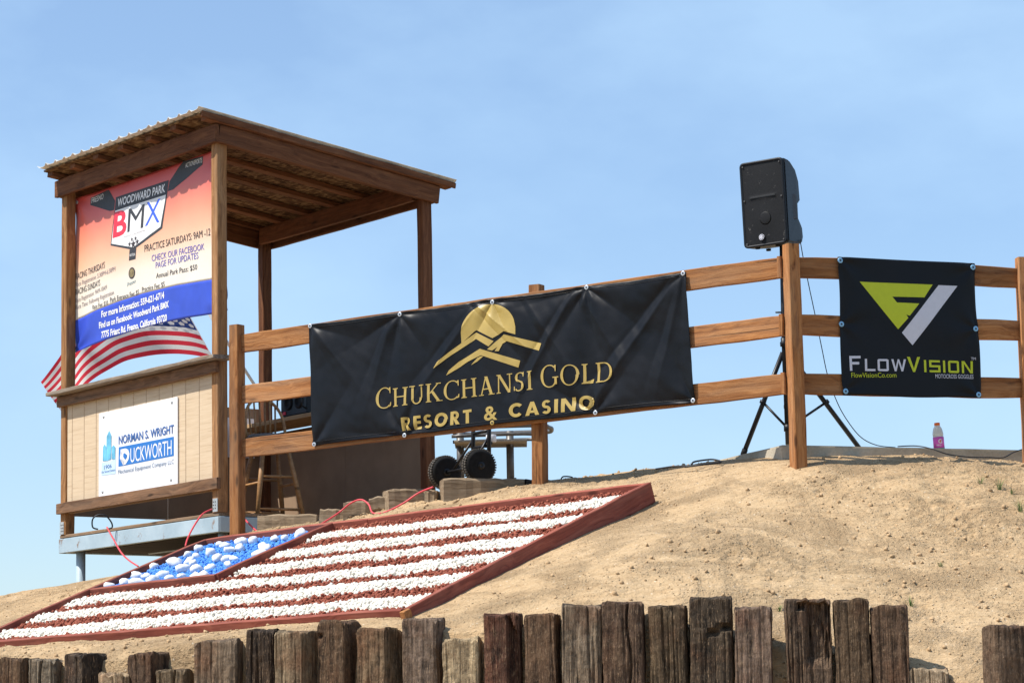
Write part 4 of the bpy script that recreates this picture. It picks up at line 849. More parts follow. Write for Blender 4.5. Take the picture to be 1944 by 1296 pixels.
def stroke_glyph(c):
    # square-cut strokes as polylines with width
    t = 0.17
    R = lambda x0, y0, x1, y1: [(x0, y0), (x1, y0), (x1, y1), (x0, y1)]
    if c == 'F': return [R(0, 0, t, 1), R(t, 1 - t, 0.8, 1), R(t, 0.42, 0.68, 0.42 + t)], 0.85
    if c == 'L': return [R(0, 0, t, 1), R(t, 0, 0.8, t)], 0.85
    if c == 'O': return [R(0, 0.08, t, 0.92), R(0.86 - t, 0.08, 0.86, 0.92), [(0, 0.08), (0.1, 0), (0.76, 0), (0.86, 0.08), (0.86, t), (0, t)], [(0, 1 - t), (0.86, 1 - t), (0.86, 0.92), (0.76, 1), (0.1, 1), (0, 0.92)]], 0.95
    if c == 'W': return [[(0, 1), (t, 1), (0.38, 0), (0.24, 0)], [(0.24, 0), (0.38, 0), (0.62, 1), (0.5, 1)], [(0.5, 1), (0.62, 1), (0.9, 0), (0.76, 0)], [(0.76, 0), (0.9, 0), (1.15, 1), (0.98, 1)]], 1.18
    if c == 'V': return [[(0, 1), (0.2, 1), (0.52, 0), (0.38, 0)], [(0.38, 0), (0.52, 0), (0.9, 1), (0.7, 1)]], 0.92
    if c == 'I': return [R(0, 0, t, 1)], 0.27
    if c == 'S': return [R(0, 1 - t, 0.84, 1), R(0, 0.5, t, 1 - t), R(0, 0.42, 0.86, 0.42 + t), R(0.86 - t, t, 0.86, 0.42), R(0, 0, 0.86, t)], 0.95
    if c == 'N': return [R(0, 0, t, 1), R(0.86 - t, 0, 0.86, 1), [(t * .2, 1), (t * 1.2, 1), (0.86 - t * .2, 0), (0.86 - t * 1.2, 0)]], 0.92
for (s, p0, p1, cap, col, *_r) in FLOW_NAME:
    gs = [stroke_glyph(c) for c in s]; gap = 0.13; tot = sum(g[1] for g in gs) + gap * (len(gs) - 1); x = 0
    for pl, adv in gs:
        put_polys('letter', [[(p0[0] + (p1[0] - p0[0]) * (x + q[0]) / tot, p0[1] + (p1[1] - p0[1]) * (x + q[0]) / tot + q[1] * cap) for q in P] for P in pl], flow, MAT[col], fb_, 0.04, 0.003); x += adv + gap
for e in FLOW_TEXT: put_text('lettering', e, flow, MAT[e[4]], fb_, 0.04, 0.003)

# ================================================================== RACE BANNER ON THE BOOTH
bb = thing('race_banner', booth(1.25, 0.095, 1.25), 'sunset-coloured race schedule banner hung between the front posts of the booth', 'banner')
BOTL, BOTZ = [p[0] for p in BMX_BOTTOM][::-1], [p[1] for p in BMX_BOTTOM][::-1]
BANL, BANZ = [p[0] for p in BMX_BAND][::-1], [p[1] for p in BMX_BAND][::-1]
def bot_z(l): return float(np.interp(l, BOTL, BOTZ))
def ban_z(l): return float(np.interp(l, BANL, BANZ))
def bmx_disp(l, z):
    d = 0.012 * mnoise.noise(V((l * 1.6, z * 1.4, 4.0))) + 0.004 * mnoise.noise(V((l * 5, z * 4, 8.0)))
    for (gl_, gz_, k) in ((0.1, 2.52, 5), (2.42, 2.52, 5), (2.43, 1.26, 7), (0.1, 1.28, 6)):
        R = math.hypot(l - gl_, z - gz_); d += 0.012 * math.exp(-R / 0.3) * min(1, R / 0.08) * math.cos(k * math.atan2(l - gl_, z - gz_))
    return d
def bmx(l, z, lift=0.0): return booth(l, 0.097 - bmx_disp(l, z) - lift, z)
def bmx_uv(i, j):
    l = 0.03 + (2.45 - 0.03) * i; zt = 2.535; zb3 = ban_z(l); return bmx(l, zt + (zb3 - zt) * j)
grid_cloth('sheet', bmx_uv, 80, 50, MAT['sunset'], bb)
def band_uv(i, j):
    l = 0.03 + (2.45 - 0.03) * i; return bmx(l, ban_z(l) + (bot_z(l) - ban_z(l)) * j)
grid_cloth('blue_band', band_uv, 80, 14, MAT['blue'], bb)
put_polys('ribbon', [BMX_RIB1], bmx, MAT['char'], bb, 0.04, 0.0015); put_polys('ribbon', [BMX_RIB2], bmx, MAT['char'], bb, 0.04, 0.0015)
sh_ = put_polys('shield', [BMX_SHIELD], bmx, MAT['char'], bb, 0.04, 0.0018)
put_polys('shield_face', [BMX_WHITE], bmx, MAT['white'], sh_, 0.04, 0.0024); put_polys('shield_stem', [BMX_NECK], bmx, MAT['char'], sh_, 0.04, 0.0021)
for s, e, col in (('B', BMX_B, 'red'), ('M', BMX_M, 'char'), ('X', BMX_X, 'brightblue')): put_text('letter', (s, e[0], e[1], e[2], col, 0.025 if s == 'B' else 0.0, 0.1), bmx, MAT[col], sh_, 0.04, 0.003)
put_polys('stars', [star_poly(c, s) for c, s in BMX_STARS], bmx, MAT['ink'], sh_, 0, 0.003)
sc0, sc1 = BMX_SEAL
put_polys('seal', [[(sc0 + 0.052 * math.cos(2 * pi * k / 24), sc1 + 0.046 * math.sin(2 * pi * k / 24)) for k in range(24)]], bmx, MAT['ink'], bb, 0, 0.003)
put_polys('seal_face', [[(sc0 + 0.04 * math.cos(2 * pi * k / 24), sc1 + 0.035 * math.sin(2 * pi * k / 24)) for k in range(24)]], bmx, plain('seal_bronze', (0.22, 0.17, 0.08), 0.5, 0.3, 0, 0.6, 40), bb, 0, 0.0036)
for e in BMX_TEXT: put_text('lettering', e, bmx, MAT[e[4]], bb, 0.04, 0.003)
for l, z in ((0.06, 2.50), (2.42, 2.50), ): ring('eyelet', bmx(l, z, 0.003), -BR_, 0.006, 0.014, MAT['eyelet'], bb, MAT['char'])

# ================================================================== WHITE SPONSOR SIGN
sg = thing('sponsor_sign', booth(1.22, -0.0, 0.0), 'white rectangular company sign screwed to the cream booth siding', 'sign')
def sgn(l, z, lift=0.0): return booth(l, -0.002 - lift, z)
me = mesh_from('sign_panel', [booth(l, r, z) for l, z in ((1.855, 0.674), (0.602, 0.674), (0.602, 0.006), (1.855, 0.006)) for r in (0.0, 0.008)], [(0, 2, 4, 6), (1, 7, 5, 3), (0, 1, 3, 2), (2, 3, 5, 4), (4, 5, 7, 6), (6, 7, 1, 0)])
bm = bmesh.new(); bm.from_mesh(me); bmesh.ops.recalc_face_normals(bm, faces=bm.faces); bm.to_mesh(me); bm.free()
pn = link('sign_panel', me, MAT['signwhite'], sg)
for l, z in ((1.775, 0.64), (0.685, 0.64), (0.70, 0.045), (1.79, 0.04)): lathe('screw', booth(l, 0.0, z), -BR_, [(0, 0.014), (0.004, 0.013), (0.006, 0.006)], MAT['galv'], pn, 10)
put_polys('logo_block', [SIGN_BLOCK], sgn, MAT['signblue'], sg, 0, 0.0)
put_polys('logo_base', [SIGN_BASE], sgn, MAT['paleblue'], sg, 0, 0.0)
for P in SIGN_TOWERS: put_polys('logo_tower', [P], sgn, MAT['skyblue'], sg, 0, 0.001)
for e in SIGN_TEXT:
    if e[0] == 'DUCKWORTH':
        s, p0, p1, cap, *_r = e
        f = lambda k, dz=0.0: (p0[0] + (p1[0] - p0[0]) * k, p0[1] + (p1[1] - p0[1]) * k + dz)
        # a white initial with a bird's head cut into it, then tall condensed capitals
        k4 = SIGN_BLOCK
        def blk(x, y): t_ = [k4[0][i] + (k4[1][i] - k4[0][i]) * x for i in (0, 1)]; b2 = [k4[3][i] + (k4[2][i] - k4[3][i]) * x for i in (0, 1)]; return (b2[0] + (t_[0] - b2[0]) * y, b2[1] + (t_[1] - b2[1]) * y)
        put_polys('initial', [[blk(*q) for q in ((0.04, 0.86), (0.13, 0.87), (0.18, 0.78), (0.205, 0.55), (0.19, 0.28), (0.14, 0.06), (0.09, 0.02), (0.13, 0.16), (0.12, 0.3), (0.085, 0.36), (0.03, 0.37), (0.03, 0.5), (0.07, 0.5), (0.07, 0.72), (0.04, 0.74))]], sgn, MAT['signwhite'], sg, 0, 0.0012)
        put_polys('bird_head', [[blk(*q) for q in ((0.095, 0.62), (0.12, 0.64), (0.14, 0.52), (0.165, 0.5), (0.165, 0.45), (0.14, 0.42), (0.145, 0.3), (0.125, 0.3), (0.11, 0.4), (0.09, 0.46))]], sgn, MAT['signblue'], sg, 0, 0.0022)
        put_text('lettering', ('UCKWORTH', blk(0.225, 0.09), blk(0.965, 0.09), cap * 0.86, 'signwhite', 0.0, 0), sgn, MAT['signwhite'], sg, 0, 0.0012)
    else: put_text('lettering', e, sgn, MAT[e[4]], sg, 0, 0.0015)

# ================================================================== FLAG OF STONES
bd = thing('stone_flag_bed', V(bedP(0.5, 0.0)), 'sloping stone flag of red and white gravel stripes with blue corner in red boards', 'flag bed')
BN = V(BEDN)
def bp(s, t, h=0.0): return V(bedP(s, t)) + BN * h
def fboard(A, B, h=0.14, t=0.038, off=None):
    d = (B - A).normalized(); c = -BN * (h / 2)
    return board('frame_board', A + c, B + c, h, t, MAT['redframe'], bd, upv=BN, bev=0.004, jit=0.002)
eS = (bp(1, 0) - bp(0, 0)).normalized(); eT = (bp(0, 1) - bp(0, 0)).normalized()
fboard(bp(-0.004, 0), bp(1.0, 0)); fboard(bp(1, 0) + eT * 0.0 + eS * 0.021, bp(1, 1) + eS * 0.021 + eT * 0.02); fboard(bp(0, 0), bp(0, 1))
fboard(bp(0, 1), bp(0.40, 1.0)); fboard(bp(0.401, 1.0), bp(1.0, 1.0))
CS, CT = 0.315, 0.50
fboard(bp(0.006, CT), bp(CS, CT) + BN * 0.008, 0.1); fboard(bp(CS, CT) + BN * 0.01, bp(CS, 0.995) + BN * 0.004, 0.1)
# end-cut block at the lower right corner
board('frame_board', bp(1.0, 0.0) + eS * 0.02 - BN * 0.07 - eT * 0.025, bp(1.0, 0.0) + eS * 0.055 - BN * 0.07 - eT * 0.025, 0.13, 0.06, MAT['fence'], bd, upv=BN)
me = mesh_from('base', [bp(0.005, 0.005, -0.075), bp(0.995, 0.005, -0.075), bp(0.995, 0.995, -0.075), bp(0.005, 0.995, -0.075)], [(0, 1, 2, 3)])
link('bed_base', me, plain('bed_soil', (0.2, 0.07, 0.045), 0.9, 0.1), bd)
def ico(sub):
    bm = bmesh.new(); bmesh.ops.create_icosphere(bm, subdivisions=sub, radius=1.0); v = np.array([q.co[:] for q in bm.verts]); f = np.array([[q.index for q in p.verts] for p in bm.faces]); bm.free(); return v, f
I1 = ico(1); I2 = ico(2)
def rot_rand(n, rs):
    q = rs.randn(n, 4); q /= np.linalg.norm(q, axis=1)[:, None]; w, x, y, z = q.T
    return np.stack([np.stack([1 - 2 * (y * y + z * z), 2 * (x * y - z * w), 2 * (x * z + y * w)], -1), np.stack([2 * (x * y + z * w), 1 - 2 * (x * x + z * z), 2 * (y * z - x * w)], -1), np.stack([2 * (x * z - y * w), 2 * (y * z + x * w), 1 - 2 * (x * x + y * y)], -1)], 1)
def pebbles(name, cen, rad, base, jit, m, parent, smooth, rs, flat=(1, 0.85, 0.7), kind='stuff'):
    bv, bf = base; n = len(cen)
    var = bv[None] * (1 + jit * rs.randn(n, len(bv), 1))
    var = var * (rad[:, None, None] * np.array(flat)[None, None, :])
    var = np.einsum('nij,nkj->nki', rot_rand(n, rs), var) + cen[:, None, :]
    f = (bf[None] + (np.arange(n) * len(bv))[:, None, None]).reshape(-1, 3)
    me = mesh_np(name, var.reshape(-1, 3), f); o = link(name, me, m, parent, smooth=smooth); return tag(o, kind=kind)
rs = np.random.RandomState(5)
def edge_w(s, k): return 0.010 * np.sin(s * 9 + k * 2.1) + 0.006 * np.sin(s * 23 + k) + 0.005 * np.sin(s * 51 + 3 * k)
sp = 0.0185; Ls = 3.92; Ws = 2.55
S_, T_ = np.meshgrid(np.arange(0.012, 0.99, sp / Ls), np.arange(0.010, 0.992, sp / Ws))
S_ = (S_ + (rs.rand(*S_.shape) - 0.5) * 0.8 * sp / Ls).ravel(); T_ = (T_ + (rs.rand(*T_.shape) - 0.5) * 0.8 * sp / Ws).ravel()
can = (S_ < CS - 0.008) & (T_ > CT + 0.012); edgeb = (S_ < CS + 0.014) & (T_ > CT - 0.016) & ~can
def world_pts(s, t, h):
    p = (bedc[0][None] * (1 - s)[:, None] + bedc[1][None] * s[:, None]) * (1 - t)[:, None] + (bedc[3][None] * (1 - s)[:, None] + bedc[2][None] * s[:, None]) * t[:, None]
    return p + BEDN[None] * h[:, None]
for k in range(13):
    lo = k / 13 + (edge_w(S_, k) * (k > 0)); hi = (k + 1) / 13 + (edge_w(S_, k + 1) * (k < 12))
    white_ = k % 2 == 1
    grow = 0.004 if white_ else -0.004
    q = (T_ >= lo - (grow if k > 0 else 0)) & (T_ < hi + (grow if k < 12 else 0)) & ~can & ~edgeb
    s, t = S_[q], T_[q]
    mid = ((t - (lo[q])) / (1 / 13.)); crown = 0.014 * np.sin(np.pi * np.clip(mid, 0, 1)) if white_ else 0.004 * np.ones_like(t)
    h = -0.064 + crown + rs.rand(len(s)) * 0.012
    # a second loose layer
    q2 = rs.rand(len(s)) < (0.9 if white_ else 0.5)
    s2 = np.concatenate([s, s[q2] + (rs.rand(q2.sum()) - .5) * 0.005]); t2 = np.concatenate([t, t[q2] + (rs.rand(q2.sum()) - .5) * 0.007]); h2 = np.concatenate([h, h[q2] + 0.010 + rs.rand(q2.sum()) * 0.008])
    t2 = np.clip(t2, 0.012, 0.988)
    if white_: pebbles('white_gravel_stripe', world_pts(s2, t2, h2), 0.0108 + 0.0075 * rs.rand(len(s2)) ** 1.4, I1, 0.17, MAT['whiterock'], bd, True, rs)
    else: pebbles('red_gravel_stripe', world_pts(s2, t2, h2), 0.0090 + 0.0085 * rs.rand(len(s2)) ** 1.5, I1, 0.18, MAT['redrock'], bd, False, rs)
s, t = S_[can], T_[can]
pebbles('blue_gravel', world_pts(s, t, -0.06 + rs.rand(len(s)) * 0.02), 0.0105 + 0.008 * rs.rand(len(s)), I1, 0.2, MAT['bluerock'], bd, False, rs)
# big white stones of the corner: (px-derived places in bed coordinates)
e1 = V(bedc[1] - bedc[0]); stones = []
for r_ in range(5):
    for c_ in range(8 if r_ % 2 == 0 else 7):
        s = 0.022 + 0.036 * (c_ + (0.5 if r_ % 2 else 0)) + RNG.uniform(-0.011, 0.011); t = CT + 0.055 + 0.092 * r_ + RNG.uniform(-0.025, 0.025)
        if s < CS - 0.02: stones.append((s, t))
stone_me = []
for k in range(6):
    v, f = I2; rr = np.random.RandomState(40 + k)
    d = np.array([0.42 * mnoise.noise(V(p * 1.2 + k * 7)) + 0.16 * mnoise.noise(V(p * 2.6 + k * 3)) for p in v])
    vv = v * (1 + d[:, None]) * np.array([1.0, 0.8, 0.68]); stone_me.append(mesh_np('stone', vv, f))
    stone_me[-1].polygons.foreach_set('use_smooth', [True] * len(f)); stone_me[-1].materials.append(MAT['bigwhite'])
for (s, t) in stones:
    r0 = RNG.uniform(0.034, 0.058); mw = Matrix.Translation(bp(s, t, -0.038 + r0 * 0.3)) @ Matrix.Rotation(RNG.uniform(0, 6.28), 4, 'Z') @ Matrix.Rotation(RNG.uniform(-.9, .9), 4, 'X') @ Matrix.Diagonal((r0 * RNG.uniform(0.9, 1.2), r0 * RNG.uniform(.8, 1.1), r0, 1))
    link('stone', stone_me[RNG.randrange(6)], None, bd, mw)

# ================================================================== UPRIGHT RAILWAY TIES
TIE_LOOK = [ # colour, style, label
 ((0.085, 0.055, 0.035), 'n', 'dark brown tie post cut off by the left edge of the picture'),
 ((0.22, 0.205, 0.175), 'split', 'narrow grey tie post split in two, right of the leftmost tie'),
 ((0.05, 0.042, 0.036), 'n', 'near-black squat tie post, third from the left edge'),
 ((0.33, 0.29, 0.22), 'low', 'pale low tie post just right of the near-black squat one'),
 ((0.09, 0.062, 0.045), 'n', 'dark brown tie post with wide shaded side, fifth from the left edge'),
 ((0.17, 0.14, 0.10), 'split', 'short cracked tie post left of the broad grey one under the flag bed'),
 ((0.21, 0.175, 0.14), 'n', 'broad grey-brown tie post, first tall one from the left'),
 ((0.035, 0.026, 0.02), 'rot', 'charred black fibrous tie post between two grey ones'),
 ((0.24, 0.205, 0.15), 'groove', 'greenish grey tie post with deep vertical grooves beside the black one'),
 ((0.12, 0.082, 0.055), 'knot', 'brown tie post with a knot hole near its top left'),
 ((0.185, 0.14, 0.095), 'groove', 'tan-brown tie post with wide shaded side, right of the knot hole one'),
 ((0.19, 0.155, 0.135), 'n', 'grey-brown tie post with rows of small slits below the bed corner'),
 ((0.36, 0.31, 0.22), 'low', 'pale sandy low tie post in the middle of the row'),
 ((0.12, 0.065, 0.048), 'chip', 'reddish brown tie post with a grey splinter split from its corner'),
 ((0.12, 0.08, 0.055), 'n', 'brown tie post with a leaf-shaped shadow, right of the splintered reddish one'),
 ((0.22, 0.19, 0.155), 'groove', 'grey straight-grained tie post in the right half of the row'),
 ((0.12, 0.085, 0.065), 'split', 'dark brown tie post with a long crack and slanted top'),
 ((0.105, 0.082, 0.055), 'groove', 'tarry brown tie post with a stripe of bare yellow grain'),
 ((0.07, 0.058, 0.045), 'gash', 'tallest dark tie post with a diagonal gash'),
 ((0.19, 0.15, 0.13), 'n', 'mottled grey-brown tie post standing left of the gap before the rotten one'),
 ((0.13, 0.098, 0.075), 'rotten', 'rotten tie post with a splintered hollow face'),
 ((0.10, 0.075, 0.052), 'n', 'dark tie post right of the rotten one'),
 ((0.13, 0.09, 0.066), 'n', 'brown tie post with rounded top beside the low pale stump'),
 ((0.32, 0.28, 0.22), 'stump', 'low ragged pale tie stump in the gap near the right edge'),
 ((0.13, 0.098, 0.075), 'n', 'brown tie post leaning at the right edge, lit left side showing'),
]
def tie_mesh(w, d, h, style, seed):
    rg = random.Random(seed); per = []; nf, ns = 30, 20
    def seg(x0, y0, x1, y1, n):
        for i in range(n): per.append((x0 + (x1 - x0) * i / n, y0 + (y1 - y0) * i / n))
    hw, hd = w / 2, d / 2
    seg(-hw, -hd, hw, -hd, nf); seg(hw, -hd, hw, hd, ns); seg(hw, hd, -hw, hd, nf); seg(-hw, hd, -hw, -hd, ns)
    nz = 44; npz = len(per); vs = []
    sx = rg.uniform(-0.25, 0.25) * w
    for j in range(nz + 1):
        f = j / nz; z = -h * (1 - f) ** 1.35      # 0 at the top
        for (x, y) in per:
            rx, ry = abs(x) / hw, abs(y) / hd
            rcr = max(0, min(rx, ry) - 0.8) / 0.2                      # round the arrises
            k = 1 - (0.05 + 0.05 * mnoise.noise(V((z * 8 + seed, x * 4, y * 4)))) * rcr
            g = 0.0
            p = V((x * 30 + seed * 3.3, y * 30, z * 2.2)); g += 0.0045 * mnoise.noise(p) + 0.008 * mnoise.noise(V((x * 9 + seed, y * 9, z * 5))) + 0.004 * mnoise.noise(V((x * 28 + seed, y * 28, z * 22)))
            amp = {'groove': 0.012, 'rot': 0.018, 'rotten': 0.012, 'stump': 0.015}.get(style, 0.0055)
            gr_ = mnoise.noise(V((x * 55 + seed * 1.7, y * 55, z * 1.3))); g -= amp * max(0, gr_ - 0.12) * 3
            front = y < -hd * 0.98
            if style in ('split',) and front: g -= 0.03 * math.exp(-((x - sx - 0.012 * math.sin(z * 14)) / 0.0055) ** 2)
            if style == 'chip' and front and x > 0.28 * hw: g -= 0.05 * min(1, (x - 0.28 * hw) / (0.25 * hw)) * (1 if z < -0.05 - 0.2 * (x / hw - 0.6) else 0.15)
            if style == 'gash' and front: q = (z + 0.19 - 0.35 * x); g -= 0.04 * math.exp(-(q / 0.014) ** 2) * (1 if x > -0.02 else 0)
            if style == 'knot' and front: g -= 0.035 * math.exp(-(((x + 0.4 * w) / 0.016) ** 2 + ((z + 0.085) / 0.014) ** 2))
            if style == 'rotten' and front and -0.36 < z < -0.012:
                q = max(0, min(1, (x + 0.12 * w) / (0.1 * w))) if z < -0.05 else max(0, min(1, (x + 0.28 * w) / (0.1 * w)))
                g -= q * (0.03 + 0.055 * max(0, mnoise.noise(V((x * 70, 3, z * 6)))) + 0.016 * mnoise.noise(V((x * 35, 1, z * 13)))) * min(1, (z + 0.36) / 0.06)
            nx_, ny_ = (0, -1) if abs(y + hd) < 1e-6 else ((1, 0) if abs(x - hw) < 1e-6 else ((0, 1) if abs(y - hd) < 1e-6 else (-1, 0)))
            tz = 0.0
            if j == nz or j > nz - 4:
                tz = 0.02 * mnoise.noise(V((x * 14 + seed, y * 14, 2))) + (0.02 * mnoise.noise(V((x * 40 + seed, y * 20, 7))) if style in ('stump', 'rotten', 'rot', 'low') else 0) + x * rg_tilt(seed)
                tz -= 0.02 * rcr
            shrink = 1.0 - (0.035 if j == nz else 0.0)
            vs.append((x * k * shrink + nx_ * g, y * k * shrink + ny_ * g, z + tz * min(1, (j - nz + 4) / 4 if j > nz - 4 else 0)))
    fs = [(j * npz + i, j * npz + (i + 1) % npz, (j + 1) * npz + (i + 1) % npz, (j + 1) * npz + i) for j in range(nz) for i in range(npz)]
    # top cap: inner ring + centre
    b0 = nz * npz; ring2 = []
    for i in range(npz):
        x, y, z = vs[b0 + i]; ring2.append(len(vs)); vs.append((x * 0.55, y * 0.55, 0.004 + 0.012 * mnoise.noise(V((x * 30 + seed, y * 30, 1))) + x * 0.55 * rg_tilt(seed)))
    cc = len(vs); vs.append((0, 0, 0.004))
    for i in range(npz): fs.append((b0 + i, b0 + (i + 1) % npz, ring2[(i + 1) % npz], ring2[i])); fs.append((ring2[i], ring2[(i + 1) % npz], cc))
    me = mesh_from('tie', vs, fs); bm = bmesh.new(); bm.from_mesh(me); bmesh.ops.recalc_face_normals(bm, faces=bm.faces); bm.to_mesh(me); bm.free(); return me
def rg_tilt(seed): return random.Random(seed * 31 + 5).uniform(-0.06, 0.06)
for i, ((x, y, zt, w, phi), (col, style, lab)) in enumerate(zip(TIES, TIE_LOOK)):
    d = 0.185; w2 = max(w, 0.165)
    me = tie_mesh(w2, d, zt - 0.75, style, 100 + i)
    # front face centre sits at (x, y); turned so the row curves away
    rot = Matrix.Rotation(-phi, 4, 'Z') @ Matrix.Rotation(RNG.uniform(-0.012, 0.012), 4, 'Y')
    off = rot @ V((0, d / 2, 0))
    o = link('tie_post', me, MAT['tie'], None, Matrix.Translation(V((x, y, zt)) + V((off.x, off.y, 0))) @ rot)
    k_ = 1.45 if sum(col) > 0.7 else 1.08
    o.color = (col[0] * k_, col[1] * k_, col[2] * k_, 1); tag(o, lab, 'tie post', 'upright railway ties along the foot of the mound')

# ================================================================== WEATHERED STEP TIMBERS
def timber(P, label, depth, h, m='step', dirv=None, seed=0):
    A, B = V(P[0]), V(P[1]); d = (B - A); d.z = 0; d.normalize(); back = V((-d.y, d.x, 0))
    c = -ZU * (h / 2) + back * (depth / 2)
    L = (B - A).length; me = board_mesh(L, h, depth, 0.012, max(6, int(L / 0.05)), 0.004, random.Random(seed), 0.012)
    o = link('step_timber', me, MAT[m], None, frame_mat(A + c, B + c, ZU)); return tag(o, label, 'timber', 'weathered timbers stepping up beside the booth')
timber(STEP_A, 'long weathered timber at deck height, lowest of the steps', 0.18, 0.2, seed=1)
timber(STEP_B, 'square-ended timber block right of the lowest long timber', 0.16, 0.2, seed=2)
timber(STEP_C, 'cracked timber block under the arching red cord', 0.18, 0.22, seed=3)
timber(STEP_D, 'thin tilted board between two step timber blocks', 0.14, 0.10, seed=4)
timber(STEP_E, 'grey timber block lying before the brown booth panel corner', 0.16, 0.2, seed=5)
timber(STEP_F, 'smallest timber stub left of the big split timber', 0.12, 0.12, seed=6)
ga, gb = V(STEP_G[0]), V(STEP_G[1])
timber((ga, gb), 'big split timber lying in front of the hand truck wheels', 0.2, 0.2, seed=7)
timber(STEP_H, 'dark shaded timber behind the middle fence post', 0.16, 0.2, 'shadedstep', seed=8)

# ================================================================== LOUDSPEAKER AND STAND
tl, tr, br, bl = V(P_SPK_TL), V(P_SPK_TR), V(P_SPK_BR), V(P_SPK_BL)
cen = (tl + tr + br + bl) / 4; ex = ((tr + br) - (tl + bl)).normalized(); ez = ((tl + tr) - (bl + br)); ez = (ez - ex * ez.dot(ex)).normalized()
ey = ez.cross(ex)                                       # into the cabinet
sw, shh = 0.35, 0.595
ls = thing('loudspeaker', cen - ez * (shh / 2) + ey * 0.13, 'black plastic loudspeaker tilted on a stand above the fence corner post', 'loudspeaker')
def sp3(x, y, z): return cen + ex * x + ey * y + ez * z
# cabinet: outline in (y, z) for the side profile, narrowing towards the back, with a handle waist
prof = [(0.0, -0.2875), (0.0, 0.2875), (0.02, 0.2875), (0.10, 0.282), (0.2, 0.235), (0.255, 0.16), (0.262, 0.085), (0.262, 0.02), (0.21, -0.005), (0.205, -0.10), (0.25, -0.135), (0.275, -0.16), (0.282, -0.225), (0.25, -0.272), (0.1, -0.2875)]
def halfw(y): return sw / 2 - 0.22 * max(0, y - 0.05)
bm = bmesh.new(); Lv = [bm.verts.new(sp3(-halfw(y), y, z)) for y, z in prof]; Rv = [bm.verts.new(sp3(halfw(y), y, z)) for y, z in prof]
bm.faces.new(Lv); bm.faces.new(Rv[::-1])
for i in range(len(prof)):
    j = (i + 1) % len(prof); bm.faces.new([Lv[j], Lv[i], Rv[i], Rv[j]])
bmesh.ops.recalc_face_normals(bm, faces=bm.faces); bmesh.ops.bevel(bm, geom=bm.edges[:], offset=0.012, segments=3, affect='EDGES', clamp_overlap=True)
me = bpy.data.meshes.new('cabinet'); bm.to_mesh(me); bm.free(); link('cabinet', me, MAT['black'], ls)
# frame lip + grille
def rrect(w, h, r, y, n=5):
    pts = []
    for cx, cz, a0 in ((w / 2 - r, h / 2 - r, 0), (-w / 2 + r, h / 2 - r, pi / 2), (-w / 2 + r, -h / 2 + r, pi), (w / 2 - r, -h / 2 + r, 1.5 * pi)):
        for k in range(n + 1): a = a0 + pi / 2 * k / n; pts.append(sp3(cx + r * math.cos(a), y, cz + r * math.sin(a)))
    return pts
lip = [rrect(sw - 0.008, shh - 0.008, 0.03, 0.0), rrect(sw - 0.008, shh - 0.008, 0.03, -0.013), rrect(sw - 0.03, shh - 0.03, 0.022, -0.017), rrect(sw - 0.042, shh - 0.042, 0.018, -0.009)]
nn = len(lip[0]); vs = [p for L_ in lip for p in L_]; fs = [(k * nn + i, k * nn + (i + 1) % nn, (k + 1) * nn + (i + 1) % nn, (k + 1) * nn + i) for k in range(3) for i in range(nn)]
link('front_lip', mesh_from('lip', vs, fs), MAT['black'], ls, smooth=True)
g = rrect(sw - 0.04, shh - 0.04, 0.018, -0.0105); 
def grille_mat():
    m, t, b = nodes('perforated_grille', 0.55, 0.2)
    vo = t.nodes.new('ShaderNodeTexVoronoi'); vo.inputs['Scale'].default_value = 260; t.links.new(coords(t, rnd=False), vo.inputs['Vector'])
    n2 = noise(t, coords(t, rnd=False), 22, 6, 0.75)
    c = ramp(t, vo.outputs['Distance'], [(0.25, (0.004, 0.004, 0.005)), (0.5, (0.014, 0.014, 0.015))])
    c = mixc(t, ramp(t, n2, [(0.63, (0, 0, 0)), (0.72, (0.7,) * 3)]), c, (0.26, 0.25, 0.23))
    t.links.new(c, b.inputs['Base Color']); return m
bm = bmesh.new()
gw, gh = sw - 0.04, shh - 0.04
ngx, ngz = 24, 40; vg = {}
for i in range(ngx + 1):
    for j in range(ngz + 1):
        x = -gw / 2 + gw * i / ngx; z = -gh / 2 + gh * j / ngz
        bulge = -0.006 * (1 - (2 * x / gw) ** 2) * (1 - (2 * z / gh) ** 2)
        hornl = -0.004 if 0.035 < z < 0.055 and abs(x) < 0.11 else 0.0
        R = math.hypot(x - 0.005, z + 0.11); woof = 0.003 * math.cos(min(R, 0.12) / 0.12 * pi) if R < 0.12 else -0.003
        vg[i, j] = bm.verts.new(sp3(x, -0.0105 + bulge + hornl - woof * 0.5, z))
for i in range(ngx):
    for j in range(ngz): bm.faces.new([vg[i, j], vg[i + 1, j], vg[i + 1, j + 1], vg[i, j + 1]])
me = bpy.data.meshes.new('grille'); bm.to_mesh(me); bm.free(); grl = link('grille', me, grille_mat(), ls, smooth=True)
lathe('woofer_cap', sp3(0.012, -0.0165, -0.105), -ey, [(0, 0.045), (0.0015, 0.038), (0.003, 0.02), (0.0032, 0.0)], grl.data.materials[0], grl, 24)
box('horn_lip', sp3(0.0, -0.018, 0.045), ex * 0.1, ey * 0.0015, ez * 0.006, plain('horn_grey', (0.018, 0.018, 0.019), 0.5, 0.4), grl, 0.001, 1)
